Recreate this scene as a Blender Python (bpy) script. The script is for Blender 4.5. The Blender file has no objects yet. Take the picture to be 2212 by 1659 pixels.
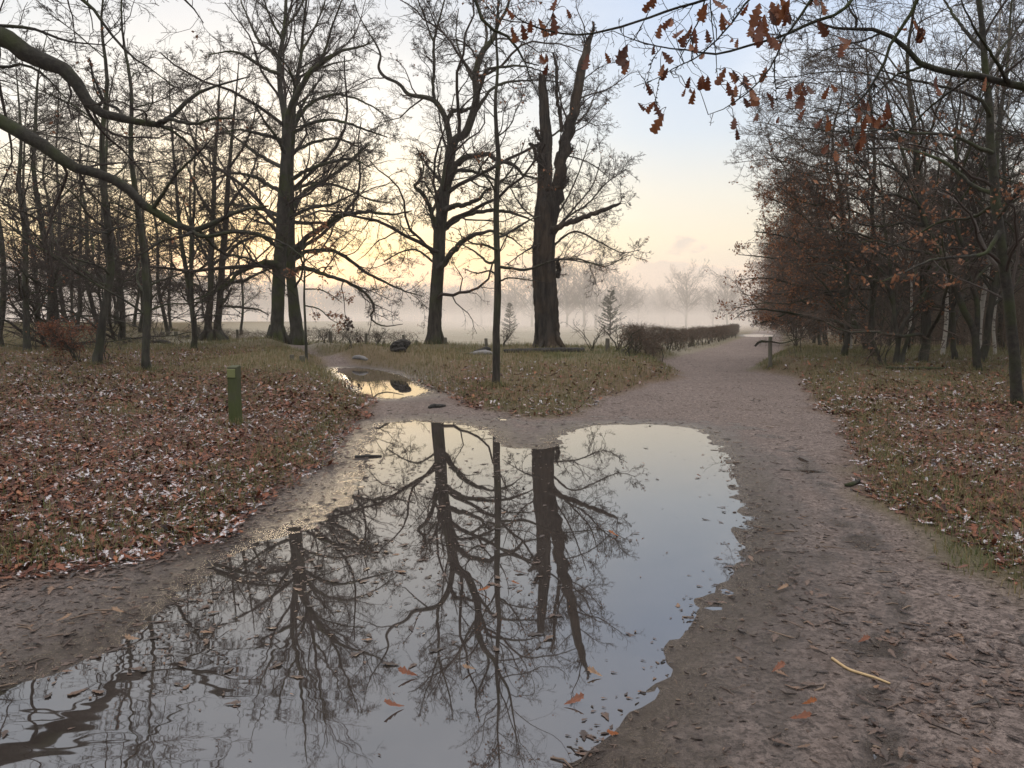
import bpy, math, random
import numpy as np
from mathutils import Vector

SC = bpy.context.scene
COL = SC.collection
# ------------------------------------------------------------------ camera
CAM_H = 1.6
PITCH = math.radians(4.7)
FPX, PCX, PCY = 1661.0, 1106.0, 829.5          # focal length and centre, photo measured at 2212 x 1659
cam = bpy.data.cameras.new('camera')
cam.sensor_fit = 'HORIZONTAL'
cam.sensor_width = 36.0
cam.lens = 36.0 * FPX / 2212.0
cam.clip_start = 0.05
cam.clip_end = 6000
cam_o = bpy.data.objects.new('camera', cam)
COL.objects.link(cam_o)
cam_o.location = (0, 0, CAM_H)
cam_o.rotation_euler = (math.pi / 2 - PITCH, 0, 0)
SC.camera = cam_o

# ------------------------------------------------------------------ exposure, sampling
SC.view_settings.view_transform = 'Standard'
SC.view_settings.look = 'None'
SC.view_settings.exposure = 0.30
SC.view_settings.gamma = 1.0
SC.render.engine = 'CYCLES'
cy = SC.cycles
cy.use_denoising = True
try:
    cy.denoiser = 'OPENIMAGEDENOISE'
    cy.denoising_input_passes = 'RGB_ALBEDO_NORMAL'
    cy.denoising_prefilter = 'ACCURATE'
except Exception:
    pass
cy.max_bounces = 6
cy.diffuse_bounces = 2
cy.glossy_bounces = 3
cy.transmission_bounces = 3
cy.volume_bounces = 2
cy.transparent_max_bounces = 8
cy.use_adaptive_sampling = True
cy.adaptive_threshold = 0.004
cy.caustics_reflective = False
cy.caustics_refractive = False
SC.render.use_persistent_data = False

# ------------------------------------------------------------------ sky and sun
SUN_AZ = math.radians(-18)      # left of the view axis
SUN_EL = math.radians(5.0)
world = bpy.data.worlds.new('World')
SC.world = world
world.use_nodes = True
wt = world.node_tree
wt.nodes.clear()


def N(tree, kind, **kw):
    n = tree.nodes.new(kind)
    for k, v in kw.items():
        setattr(n, k, v)
    return n


def ramp(tree, stops, interp='LINEAR'):
    n = tree.nodes.new('ShaderNodeValToRGB')
    n.color_ramp.interpolation = interp
    e = n.color_ramp.elements
    while len(e) < len(stops):
        e.new(0.5)
    for el, (p, c) in zip(e, stops):
        el.position = p
        el.color = (c[0], c[1], c[2], 1)
    return n


def mth(tree, op, a, b=None, clamp=False):
    n = tree.nodes.new('ShaderNodeMath')
    n.operation = op
    n.use_clamp = clamp
    for i, v in enumerate((a, b)):
        if v is None:
            continue
        if isinstance(v, (int, float)):
            n.inputs[i].default_value = v
        else:
            tree.links.new(v, n.inputs[i])
    return n.outputs[0]


def mixc(tree, fac, a, b, blend='MIX'):
    n = tree.nodes.new('ShaderNodeMix')
    n.data_type = 'RGBA'
    n.blend_type = blend
    for sock, v in ((n.inputs[0], fac), (n.inputs[6], a), (n.inputs[7], b)):
        if isinstance(v, (int, float)):
            sock.default_value = v
        elif isinstance(v, (tuple, list)):
            sock.default_value = (v[0], v[1], v[2], 1)
        else:
            tree.links.new(v, sock)
    return n.outputs[2]


def maprange(tree, v, a, b, c=0.0, d=1.0, smooth=True):
    n = tree.nodes.new('ShaderNodeMapRange')
    n.interpolation_type = 'SMOOTHSTEP' if smooth else 'LINEAR'
    n.inputs[1].default_value = a
    n.inputs[2].default_value = b
    n.inputs[3].default_value = c
    n.inputs[4].default_value = d
    tree.links.new(v, n.inputs[0])
    return n.outputs[0]


tc = N(wt, 'ShaderNodeTexCoord')
sep = N(wt, 'ShaderNodeSeparateXYZ')
wt.links.new(tc.outputs['Generated'], sep.inputs[0])
zz = mth(wt, 'MAXIMUM', sep.outputs[2], 0.0)
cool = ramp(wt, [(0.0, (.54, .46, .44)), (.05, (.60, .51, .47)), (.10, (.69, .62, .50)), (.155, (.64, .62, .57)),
                 (.23, (.52, .58, .66)), (.37, (.44, .53, .70)), (.55, (.64, .66, .74)), (.76, (1.5, 1.45, 1.42)), (1.0, (2.6, 2.45, 2.3))])  # in both ramps the unseen overhead sky is brightened to light the ground
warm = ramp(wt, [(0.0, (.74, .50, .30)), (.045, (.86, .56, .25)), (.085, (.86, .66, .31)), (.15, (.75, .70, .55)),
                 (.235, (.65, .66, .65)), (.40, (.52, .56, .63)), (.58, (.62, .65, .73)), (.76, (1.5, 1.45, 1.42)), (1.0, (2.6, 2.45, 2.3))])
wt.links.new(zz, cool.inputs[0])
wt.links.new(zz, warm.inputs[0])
hl = mth(wt, 'SQRT', mth(wt, 'ADD', mth(wt, 'MULTIPLY', sep.outputs[0], sep.outputs[0]),
                         mth(wt, 'ADD', mth(wt, 'MULTIPLY', sep.outputs[1], sep.outputs[1]), 1e-6)))
dt = mth(wt, 'DIVIDE', mth(wt, 'ADD', mth(wt, 'MULTIPLY', sep.outputs[0], math.sin(SUN_AZ)),
                           mth(wt, 'MULTIPLY', sep.outputs[1], math.cos(SUN_AZ))), hl)
glow = maprange(wt, dt, 0.86, 0.99)
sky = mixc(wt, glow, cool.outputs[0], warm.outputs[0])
# low bank of cumulus near the horizon
mp = N(wt, 'ShaderNodeMapping')
mp.inputs[3].default_value = (13, 13, 30)
wt.links.new(tc.outputs['Generated'], mp.inputs[0])
nz = N(wt, 'ShaderNodeTexNoise')
nz.inputs['Scale'].default_value = 1.0
nz.inputs['Detail'].default_value = 6
nz.inputs['Roughness'].default_value = .55
wt.links.new(mp.outputs[0], nz.inputs[0])
cl_h = mth(wt, 'ADD', mth(wt, 'MULTIPLY', nz.outputs[0], 0.20), -0.022)
cl_m = maprange(wt, mth(wt, 'SUBTRACT', cl_h, zz), -0.002, 0.006)
rim = mth(wt, 'MULTIPLY', maprange(wt, mth(wt, 'SUBTRACT', cl_h, zz), 0.0, 0.020, 1.0, 0.0), 0.7)
cl_c = mixc(wt, rim, mixc(wt, glow, (.47, .41, .42), (.70, .49, .37)), mixc(wt, glow, (.96, .72, .55), (1.05, .74, .40)))
sky = mixc(wt, mth(wt, 'MULTIPLY', cl_m, 0.85), sky, cl_c)
# thin high veil
mp2 = N(wt, 'ShaderNodeMapping')
mp2.inputs[3].default_value = (2.2, 2.2, 8)
wt.links.new(tc.outputs['Generated'], mp2.inputs[0])
nz2 = N(wt, 'ShaderNodeTexNoise')
nz2.inputs['Scale'].default_value = 1.3
nz2.inputs['Detail'].default_value = 5
wt.links.new(mp2.outputs[0], nz2.inputs[0])
sky = mixc(wt, maprange(wt, nz2.outputs[0], .48, .72, 0, .35), sky, (.86, .85, .86))
nish = N(wt, 'ShaderNodeTexSky')
nish.sky_type = 'NISHITA'
nish.sun_disc = False
nish.sun_elevation = SUN_EL
nish.sun_rotation = SUN_AZ
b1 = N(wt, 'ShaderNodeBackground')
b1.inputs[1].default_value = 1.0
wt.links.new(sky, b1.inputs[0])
b2 = N(wt, 'ShaderNodeBackground')
b2.inputs[1].default_value = 0.03
wt.links.new(nish.outputs[0], b2.inputs[0])
addb = N(wt, 'ShaderNodeAddShader')
wo = N(wt, 'ShaderNodeOutputWorld')
wt.links.new(b1.outputs[0], addb.inputs[0])
wt.links.new(b2.outputs[0], addb.inputs[1])
wt.links.new(addb.outputs[0], wo.inputs[0])
world.cycles.sampling_method = 'MANUAL'
world.cycles.sample_map_resolution = 512

sun = bpy.data.lights.new('sun', 'SUN')
sun.energy = 1.0
sun.angle = math.radians(12)
sun.color = (1.0, .80, .55)
sun_o = bpy.data.objects.new('sun', sun)
COL.objects.link(sun_o)
sd = Vector((math.sin(SUN_AZ) * math.cos(SUN_EL), math.cos(SUN_AZ) * math.cos(SUN_EL), math.sin(SUN_EL)))
sun_o.rotation_euler = (-sd).to_track_quat('-Z', 'Y').to_euler()
sun_o.location = (-20, 40, 30)

# ------------------------------------------------------------------ small helpers
rng = np.random.default_rng(11)


def ray(px, py):
    a, b = (px - PCX) / FPX, (PCY - py) / FPX
    return np.array([a, math.cos(PITCH) + b * math.sin(PITCH), b * math.cos(PITCH) - math.sin(PITCH)])


def U(px, py, D):
    """world point seen at photo position px, py, D metres ahead of the camera"""
    d = ray(px, py)
    return np.array([0, 0, CAM_H]) + d * (D / d[1])


def sstep(a, b, x):
    t = np.clip((np.asarray(x, float) - a) / (b - a), 0, 1)
    return t * t * (3 - 2 * t)


_LAT = np.random.default_rng(5).random((256, 256))


def vnoise(x, y, s):
    """smooth value noise, wavelength s metres, 0..1"""
    x = np.asarray(x, float) / s
    y = np.asarray(y, float) / s
    xi, yi = np.floor(x).astype(int), np.floor(y).astype(int)
    fx, fy = x - xi, y - yi
    fx, fy = fx * fx * (3 - 2 * fx), fy * fy * (3 - 2 * fy)
    g = lambda a, b: _LAT[a & 255, b & 255]
    return (g(xi, yi) * (1 - fx) + g(xi + 1, yi) * fx) * (1 - fy) + (g(xi, yi + 1) * (1 - fx) + g(xi + 1, yi + 1) * fx) * fy


def fnoise(x, y, s, o=3):
    v, a, t = 0, 1, 0
    for k in range(o):
        v = v + a * vnoise(x + 17.3 * k, y - 9.1 * k, s / 2 ** k)
        t += a
        a *= .5
    return v / t


def sdf(poly, x, y):
    """signed distance to polygon, negative inside"""
    x = np.asarray(x, float).ravel()
    y = np.asarray(y, float).ravel()
    best = np.full(x.shape, 1e9)
    ins = np.zeros(x.shape, bool)
    n = len(poly)
    for i in range(n):
        ax, ay = poly[i]
        bx, by = poly[(i + 1) % n]
        dx, dy = bx - ax, by - ay
        t = np.clip(((x - ax) * dx + (y - ay) * dy) / (dx * dx + dy * dy + 1e-12), 0, 1)
        best = np.minimum(best, (x - ax - t * dx) ** 2 + (y - ay - t * dy) ** 2)
        c = ((ay > y) != (by > y)) & (x < dx * (y - ay) / (dy if abs(dy) > 1e-12 else 1e-12) + ax)
        ins ^= c
    d = np.sqrt(best)
    return np.where(ins, -d, d)


def prise(y):
    return .22 * sstep(22, 55, y)


def grise(y, x=0.0):
    return .40 * sstep(11, 27, y) - .26 * sstep(30.5, 38, y) * (1 - .8 * sstep(-9, -20, x)) + 1.0 * sstep(-9, -26, x) * sstep(28, 50, y)


def Gflat(px, py):
    d = ray(px, py)
    D = 10.0
    for _ in range(30):
        D = min(400, (CAM_H - float(prise(D))) / max(1e-4, -d[2] / d[1]))
    p = np.array([0, 0, CAM_H]) + d * (D / d[1])
    return (p[0], p[1])


PUDDLE_PX = [(830, 916), (900, 910), (980, 914), (1040, 925), (1062, 945), (1068, 962), (1110, 968), (1160, 970), (1203, 962), (1225, 940),
             (1255, 925), (1310, 918), (1400, 918), (1480, 922), (1522, 935), (1550, 965), (1575, 1010), (1588, 1060), (1600, 1120),
             (1608, 1180), (1596, 1222), (1560, 1265), (1520, 1310), (1485, 1370), (1440, 1430), (1400, 1490), (1350, 1545),
             (1290, 1600), (1225, 1659), (1150, 1850), (700, 2050), (0, 2050), (-500, 1800), (-300, 1570), (0, 1478), (100, 1448),
             (220, 1405), (300, 1362), (370, 1318), (440, 1255), (480, 1205), (560, 1170), (660, 1140), (760, 1085), (790, 1020), (800, 960)]
PUDDLE2_PX = [(722, 795), (770, 794), (830, 802), (880, 818), (925, 845), (900, 854), (850, 861), (800, 856), (772, 840), (748, 815)]
PUDDLE3_PX = [(1606, 723), (1640, 722.0), (1670, 724), (1668, 727.5), (1640, 728), (1610, 727)]
PATH_PX = [(-900, 1330), (0, 1262), (100, 1250), (200, 1235), (330, 1205), (450, 1180), (540, 1130), (620, 1070), (690, 1010), (745, 950), (790, 905),
           (815, 872), (785, 852), (755, 830), (728, 803), (690, 786), (640, 773), (590, 758), (520, 748), (430, 746), (300, 740),
           (240, 731), (300, 731), (430, 738), (540, 740), (620, 756), (690, 776), (760, 788), (840, 799), (890, 815), (925, 842), (990, 873), (1060, 892),
           (1104, 900), (1160, 907), (1204, 906), (1260, 892), (1305, 863), (1405, 832), (1477, 820), (1452, 800), (1398, 783),
           (1453, 776), (1505, 760), (1562, 745), (1616, 724), (1632, 714), (1682, 714), (1690, 730), (1690, 762), (1640, 790),
           (1621, 803), (1725, 818), (1738, 849), (1762, 890), (1792, 900), (1815, 947), (1825, 997), (1849, 1044), (1890, 1098),
           (1953, 1153), (1990, 1202), (2050, 1240), (2120, 1262), (2157, 1310), (2230, 1340), (2600, 1480), (2600, 2400), (900, 3200), (-900, 2400)]
PUD = [([Gflat(*p) for p in PUDDLE_PX], 0.0), ([Gflat(*p) for p in PUDDLE2_PX], 0.0), ([Gflat(*p) for p in PUDDLE3_PX], float(prise(72)) + .004)]
PATH = [Gflat(*p) for p in PATH_PX]
MOUNDS = []          # x, y, height, radius; filled below


def near_mask(poly, x, y, m):
    a = np.array(poly)
    return (x > a[:, 0].min() - m) & (x < a[:, 0].max() + m) & (y > a[:, 1].min() - m) & (y < a[:, 1].max() + m)


def dist_in(poly, x, y, m=3.0):
    out = np.full(x.shape, float(m))
    k = near_mask(poly, x, y, m)
    if k.any():
        out[k] = np.minimum(sdf(poly, x[k], y[k]), m)
    return out


def terrain(x, y):
    x = np.asarray(x, float)
    y = np.asarray(y, float)
    sh = np.broadcast(x, y).shape
    x, y = np.broadcast_to(x, sh).ravel(), np.broadcast_to(y, sh).ravel()
    dp = dist_in(PATH, x, y, 4.0) + (fnoise(x, y, .7) - .5) * .45
    w = sstep(-.25, 1.0, dp)
    g = grise(y, x) + .05 + .05 * sstep(0, .6, dp)
    z = prise(y) * (1 - w) + g * w
    z = z + (fnoise(x, y, 3.5) - .5) * .10 * w + (vnoise(x, y, .35) - .5) * .03 * w
    c = x - .27 * y + (fnoise(x, y, 2.4) - .5) * .35
    rut = np.exp(-((c - .30) / .09) ** 2) + np.exp(-((c - .98) / .10) ** 2) + .6 * np.exp(-((c - .66) / .05) ** 2)
    z = z + (1 - w) * ((fnoise(x, y, .22) - .5) * .020 + (vnoise(x, y, 1.7) - .5) * .02 + .014
                       - .016 * rut * sstep(.3, .6, fnoise(x, y, 1.9) + .15) - .020 * sstep(.60, .80, vnoise(x, y * .8, .17)))
    for mx, my, mh, mr in MOUNDS:
        z = z + mh * np.exp(-((x - mx) ** 2 + (y - my) ** 2) / (mr * mr))
    for poly, lev in PUD:
        d = dist_in(poly, x, y, 2.5) + (fnoise(x, y, .9) - .5) * .17 + (vnoise(x, y, .16) - .5) * .03
        depth = np.where(d < 0, np.maximum(-.07, d * .03), d * .016)
        pz = lev + depth + (fnoise(x, y, .13, 2) - .5) * .006
        k = 1 - sstep(.25, 1.6, d)
        z = z * (1 - k) + pz * k
    return z.reshape(sh)


def zt(x, y):
    return float(terrain(np.array([x]), np.array([y]))[0])


def G(px, py):
    """ground point seen at photo position px, py"""
    d = ray(px, py)
    D = np.concatenate([np.arange(2.0, 60, .05), np.arange(60, 400, .5)])
    X = d[0] / d[1] * D
    Zr = CAM_H + d[2] / d[1] * D
    hit = np.nonzero(Zr < terrain(X, D))[0]
    k = hit[0] if len(hit) else len(D) - 1
    return np.array([X[k], D[k], zt(X[k], D[k])])


# ------------------------------------------------------------------ meshes
def mesh_np(name, verts, faces, mats, smooth=True, fmat=None):
    """verts (n,3); faces: list of int arrays (m,3) / (m,4)"""
    me = bpy.data.meshes.new(name)
    verts = np.ascontiguousarray(verts, dtype=np.float32)
    me.vertices.add(len(verts))
    me.vertices.foreach_set('co', verts.ravel())
    faces = [np.asarray(f, dtype=np.int32) for f in faces if len(f)]
    loops = np.concatenate([f.ravel() for f in faces])
    tot = np.concatenate([np.full(len(f), f.shape[1], dtype=np.int32) for f in faces])
    me.loops.add(len(loops))
    me.loops.foreach_set('vertex_index', loops)
    me.polygons.add(len(tot))
    st = np.zeros(len(tot), dtype=np.int32)
    st[1:] = np.cumsum(tot)[:-1]
    me.polygons.foreach_set('loop_start', st)
    me.polygons.foreach_set('loop_total', tot)
    for m in (mats if isinstance(mats, (list, tuple)) else [mats]):
        me.materials.append(m)
    if fmat is not None:
        me.polygons.foreach_set('material_index', np.asarray(fmat, dtype=np.int32))
    me.polygons.foreach_set('use_smooth', np.full(len(tot), bool(smooth)))
    me.update(calc_edges=True)
    return me


def tag(o, label=None, cat=None, group=None, kind=None):
    for k, v in (('label', label), ('category', cat), ('group', group), ('kind', kind)):
        if v:
            o[k] = v
    return o


def link(name, me, parent=None):
    o = bpy.data.objects.new(name, me)
    COL.objects.link(o)
    if parent is not None:
        o.parent = parent
    return o


def empty(name, loc, rz=0.0):
    o = bpy.data.objects.new(name, None)
    COL.objects.link(o)
    o.empty_display_size = .3
    o.location = loc
    o.rotation_euler = (0, 0, rz)
    return o


def clone(o, parent=None):
    c = o.copy()
    COL.objects.link(c)
    if parent is not None:
        c.parent = parent
    for ch in [k for k in bpy.data.objects if k.parent == o]:
        clone(ch, c)
    return c


class Geo:
    """collects vertices and faces for one mesh"""

    def __init__(self):
        self.v, self.f, self.n = [], {3: [], 4: []}, 0
        self.m = {3: [], 4: []}

    def add(self, v, f, m=0):
        f = np.asarray(f)
        if len(f) == 0:
            return
        self.v.append(np.asarray(v, float))
        self.f[f.shape[1]].append(f + self.n)
        self.m[f.shape[1]].append(np.full(len(f), m))
        self.n += len(v)

    def mesh(self, name, mats, off=(0, 0, 0), smooth=True):
        v = np.concatenate(self.v) - np.asarray(off)
        fs = [np.concatenate(self.f[k]) for k in (4, 3) if self.f[k]]
        ms = np.concatenate([np.concatenate(self.m[k]) for k in (4, 3) if self.m[k]])
        return mesh_np(name, v, fs, mats, smooth, ms)


def unit(v):
    return v / (np.linalg.norm(v, axis=-1, keepdims=True) + 1e-9)


def tubes(P, R, S, ridge=0.0, lump=0.0):
    """P (n,k,3) centre lines, R (n,k) radii -> verts, quads"""
    n, k, _ = P.shape
    T = unit(np.gradient(P, axis=1))
    ov = unit(P[:, -1] - P[:, 0])
    ref = np.zeros((n, 3))
    ref[np.arange(n), np.argmin(np.abs(ov), axis=1)] = 1
    A = unit(np.cross(T, ref[:, None, :]))
    B = np.cross(T, A)
    th = np.arange(S) / S * 2 * math.pi
    rr = R[:, :, None]
    if ridge:                                  # upright plates and furrows of old bark
        hz = np.arange(k)[None, :, None]
        rr = rr * (1 - ridge * np.abs(np.sin(th * 5.5 + .9 * np.sin(hz * .31) + .5 * np.sin(hz * .83 + th * 2))) ** 2 + ridge * .6 * np.sin(th * 3 + hz * .17))
    if lump:
        rr = rr * (1 + lump * (rng.random((n, k, S)) - .5))
    V = P[:, :, None, :] + rr[..., None] * (np.cos(th)[None, None, :, None] * A[:, :, None, :] + np.sin(th)[None, None, :, None] * B[:, :, None, :])
    idx = np.arange(n * k * S).reshape(n, k, S)
    q = np.stack([idx[:, :-1], np.roll(idx[:, :-1], -1, axis=2), np.roll(idx[:, 1:], -1, axis=2), idx[:, 1:]], axis=-1).reshape(-1, 4)
    return V.reshape(-1, 3), q


def catmull(pts, m):
    """smooth a hand-traced polyline (columns: any) into m points per span"""
    p = np.asarray(pts, float)
    p = np.vstack([2 * p[0] - p[1], p, 2 * p[-1] - p[-2]])
    out = []
    for i in range(1, len(p) - 2):
        for t in np.arange(m) / m:
            a, b, c, d = p[i - 1], p[i], p[i + 1], p[i + 2]
            out.append(.5 * ((2 * b) + (c - a) * t + (2 * a - 5 * b + 4 * c - d) * t * t + (3 * b - a - 3 * c + d) * t ** 3))
    out.append(p[-2])
    return np.array(out)


def resample(pl, k):
    """polyline (m,4: xyz,r) to exactly k points"""
    s = np.concatenate([[0], np.cumsum(np.linalg.norm(np.diff(pl[:, :3], axis=0), axis=1))])
    t = np.linspace(0, s[-1], k)
    return np.stack([np.interp(t, s, pl[:, c]) for c in range(4)], axis=1)


def spawn(P, R, per, length, ang, k, wig, up=0.0, t0=.15, t1=1.0, rr=.55, slim=.013, tip=.3, rmin=.0022, bias=None, lenfall=.45, flat=0.0, tpow=1.0):
    """grow per child lines out of every parent line"""
    n, m, _ = P.shape
    cnt = rng.poisson(per, n) if np.isscalar(per) else np.asarray(per)
    pi = np.repeat(np.arange(n), cnt)
    c = len(pi)
    if c == 0:
        return np.zeros((0, k + 1, 3)), np.zeros((0, k + 1))
    t = t0 + (t1 - t0) * rng.random(c) ** tpow
    f = t * (m - 1)
    i = np.minimum(f.astype(int), m - 2)
    w = (f - i)[:, None]
    p0 = P[pi, i] * (1 - w) + P[pi, i + 1] * w
    pr = R[pi, i] * (1 - w[:, 0]) + R[pi, i + 1] * w[:, 0]
    tg = unit(P[pi, i + 1] - P[pi, i])
    rnd = rng.normal(size=(c, 3))
    rnd[:, 2] *= (1 - flat)
    perp = unit(rnd - (rnd * tg).sum(1, keepdims=True) * tg)
    a = np.radians(rng.normal(ang, 12, c))[:, None]
    d = np.cos(a) * tg + np.sin(a) * perp
    d[:, 2] += up * .8
    if bias is not None:
        d += np.asarray(bias)
    d = unit(d)
    pl = np.linalg.norm(np.diff(P, axis=1), axis=2).sum(1)[pi]
    L = (pl * length if length < 1 else np.full(c, float(length) - 1)) * (1 - lenfall * t) * rng.uniform(.55, 1.25, c)
    r0 = np.maximum(np.minimum(pr * rr, L * slim * 1.6), rmin)
    Q = np.zeros((c, k + 1, 3))
    Q[:, 0] = p0
    cur = p0
    for s in range(k):
        d = unit(d + rng.normal(scale=wig, size=(c, 3)) + np.array([0, 0, up * .22]))
        cur = cur + d * (L / k)[:, None]
        Q[:, s + 1] = cur
    rad = np.maximum(r0[:, None] * np.linspace(1, tip, k + 1)[None], rmin * .8)
    return Q, rad


# ------------------------------------------------------------------ materials
def mat(name):
    m = bpy.data.materials.new(name)
    m.use_nodes = True
    t = m.node_tree
    t.nodes.clear()
    out = N(t, 'ShaderNodeOutputMaterial')
    b = N(t, 'ShaderNodeBsdfPrincipled')
    t.links.new(b.outputs[0], out.inputs[0])
    return m, t, b, out


def noise(t, scale, detail=4, rough=.55, coord='Object', stretch=None):
    c = N(t, 'ShaderNodeTexCoord')
    src = c.outputs[coord]
    if stretch:
        mpn = N(t, 'ShaderNodeMapping')
        mpn.inputs[3].default_value = stretch
        t.links.new(src, mpn.inputs[0])
        src = mpn.outputs[0]
    n = N(t, 'ShaderNodeTexNoise')
    n.inputs['Scale'].default_value = scale
    n.inputs['Detail'].default_value = detail
    n.inputs['Roughness'].default_value = rough
    t.links.new(src, n.inputs[0])
    return n.outputs[0]


def bump(t, b, h, strength, dist=.02):
    n = N(t, 'ShaderNodeBump')
    n.inputs['Strength'].default_value = strength
    n.inputs['Distance'].default_value = dist
    t.links.new(h, n.inputs['Height'])
    t.links.new(n.outputs[0], b.inputs['Normal'])
    return n


def bark(name, dark, light, moss, moss_amt, scale=9, stretch=(1, 1, .22), rough=.9):
    m, t, b, out = mat(name)
    n1 = noise(t, scale, 6, .65, 'Object', stretch)
    n2 = noise(t, 1.3, 3)
    c = mixc(t, maprange(t, n1, .35, .68), dark, light)
    c = mixc(t, mth(t, 'MULTIPLY', maprange(t, n2, .42, .66), moss_amt), c, moss)
    t.links.new(c, b.inputs['Base Color'])
    b.inputs['Roughness'].default_value = rough
    b.inputs['Specular IOR Level'].default_value = .25
    bump(t, b, n1, .8, .03)
    return m


M_OAK = bark('oak_bark', (.020, .018, .015), (.058, .050, .041), (.040, .048, .016), .6)
M_BEECH = bark('beech_bark', (.028, .027, .022), (.062, .058, .047), (.042, .054, .013), .9, 4, (1, 1, .5))
M_DEAD = bark('dead_oak_bark', (.011, .010, .009), (.052, .044, .037), (.095, .060, .034), .35, 7, (1, 1, .14))
M_LIMB = bark('mossy_bark', (.015, .014, .012), (.042, .038, .030), (.034, .044, .012), .8, 12, (1, 1, 1))
M_WOOD = bark('wood_bark', (.022, .021, .017), (.062, .058, .046), (.044, .054, .022), .8)
M_TWIG, _t, _b, _o = mat('twig_bark')
_b.inputs['Base Color'].default_value = (.036, .027, .022, 1)
_b.inputs['Roughness'].default_value = .8
_b.inputs['Specular IOR Level'].default_value = .25
M_BROWN, _t, _b, _o = mat('brown_twig_bark')
_b.inputs['Base Color'].default_value = (.075, .052, .038, 1)
_b.inputs['Roughness'].default_value = .8
M_BIRCH, t, b, _o = mat('birch_bark')
nb = noise(t, 5, 4, .7, 'Object', (1, 1, 4))
t.links.new(mixc(t, maprange(t, nb, .56, .62), (.40, .37, .32), (.04, .035, .03)), b.inputs['Base Color'])
b.inputs['Roughness'].default_value = .7


def leafmat(name, stops, transl=.25, rough=.55, spec=.35, frost=None, wet=False):
    m, t, b, out = mat(name)
    g = N(t, 'ShaderNodeNewGeometry')
    r = ramp(t, stops, 'LINEAR')
    t.links.new(g.outputs['Random Per Island'], r.inputs[0])
    c = r.outputs[0]
    n = noise(t, 60, 3)
    c = mixc(t, 1.0, c, ramp_of(t, n, (.65, .65, .65), (1.25, 1.25, 1.25)), 'MULTIPLY')
    if frost:
        wn = N(t, 'ShaderNodeTexWhiteNoise')
        wn.noise_dimensions = '1D'
        t.links.new(g.outputs['Random Per Island'], wn.inputs['W'])
        patch = noise(t, .55, 3)
        fr = maprange(t, mth(t, 'ADD', mth(t, 'MULTIPLY', patch, 1.5), wn.outputs['Value']), frost[0], frost[0] + .12)
        edge = maprange(t, noise(t, 42, 3), .40, .58)
        c = mixc(t, mth(t, 'MULTIPLY', mth(t, 'MULTIPLY', fr, edge), .9), c, (.46, .45, .47))
    t.links.new(c, b.inputs['Base Color'])
    b.inputs['Roughness'].default_value = rough
    b.inputs['Specular IOR Level'].default_value = spec
    if transl:
        tr = N(t, 'ShaderNodeBsdfTranslucent')
        t.links.new(c, tr.inputs[0])
        mx = N(t, 'ShaderNodeMixShader')
        mx.inputs[0].default_value = transl
        t.links.new(b.outputs[0], mx.inputs[1])
        t.links.new(tr.outputs[0], mx.inputs[2])
        t.links.new(mx.outputs[0], out.inputs[0])
    return m


def ramp_of(t, fac, a, b):
    r = ramp(t, [(0.2, a), (.8, b)])
    t.links.new(fac, r.inputs[0])
    return r.outputs[0]


M_LITTER = leafmat('frosted_leaf_litter', [(0, (.030, .011, .007)), (.35, (.090, .027, .014)), (.6, (.170, .052, .022)), (.82, (.095, .040, .025)), (1, (.23, .085, .036))], 0, .55, .3, (1.47,))
M_WETLEAF = leafmat('wet_leaf', [(0, (.020, .013, .010)), (.5, (.055, .032, .023)), (.9, (.090, .052, .034)), (1, (.15, .080, .042))], 0, .4, .4)
M_HANG = leafmat('hanging_oak_leaf', [(0, (.075, .026, .015)), (.5, (.150, .050, .024)), (1, (.24, .095, .042))], .35)
M_RUST = leafmat('rust_leaf', [(0, (.12, .055, .031)), (.5, (.23, .100, .050)), (1, (.34, .168, .088))], .45)
M_GRASS = leafmat('winter_grass', [(0, (.20, .15, .075)), (.35, (.24, .185, .095)), (.6, (.16, .14, .06)), (.8, (.11, .125, .045)), (1, (.09, .12, .04))], .3, .6, .3)
M_GREEN = leafmat('green_grass', [(0, (.10, .115, .042)), (.5, (.135, .135, .052)), (.8, (.20, .17, .08)), (1, (.085, .11, .042))], .3, .6, .3)
M_FIR = leafmat('fir_needles', [(0, (.035, .05, .030)), (1, (.06, .075, .045))], .2)

# ------------------------------------------------------------------ ground
BE1, BE2 = None, None
M_GROUND, t, b, _o = mat('ground')
att = lambda nm: (lambda a: (setattr(a, 'attribute_name', nm), a)[1])(N(t, 'ShaderNodeAttribute'))
a_mud = att('mud').outputs['Fac']
a_wet = att('wet').outputs['Fac']
a_green = att('green').outputs['Fac']
a_leaf = att('leafy').outputs['Fac']
n_a = noise(t, .9, 5, .6)
n_b = noise(t, 14, 6, .7)
n_c = noise(t, 90, 3, .6)
straw = mixc(t, n_b, (.085, .060, .030), (.21, .150, .078))
grn = mixc(t, n_b, (.055, .056, .023), (.14, .130, .060))
lit = mixc(t, n_b, (.045, .020, .013), (.15, .066, .038))
veg = mixc(t, mth(t, 'MULTIPLY', a_green, maprange(t, n_a, .3, .6)), straw, grn)
veg = mixc(t, mth(t, 'MULTIPLY', a_leaf, maprange(t, n_a, .25, .55, .45, 1)), veg, lit)
n_d = noise(t, 38, 4, .75)
mudc = mixc(t, maprange(t, n_b, .34, .66), (.140, .104, .090), (.335, .262, .232))
mudc = mixc(t, maprange(t, n_d, .40, .54, .9, 0), mudc, (.060, .042, .035))  # bump pits darkened in the mud colour, adding painted shade contrast
mudc = mixc(t, maprange(t, n_c, .58, .72, 0, .6), mudc, (.06, .043, .036))
mudc = mixc(t, maprange(t, n_a, .42, .68, 0, .40), mudc, (.120, .085, .070))
a_mead = att('meadow').outputs['Fac']
mead = mixc(t, noise(t, .35, 5, .6), (.20, .165, .115), (.36, .33, .26))
veg = mixc(t, a_mead, veg, mead)
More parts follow.
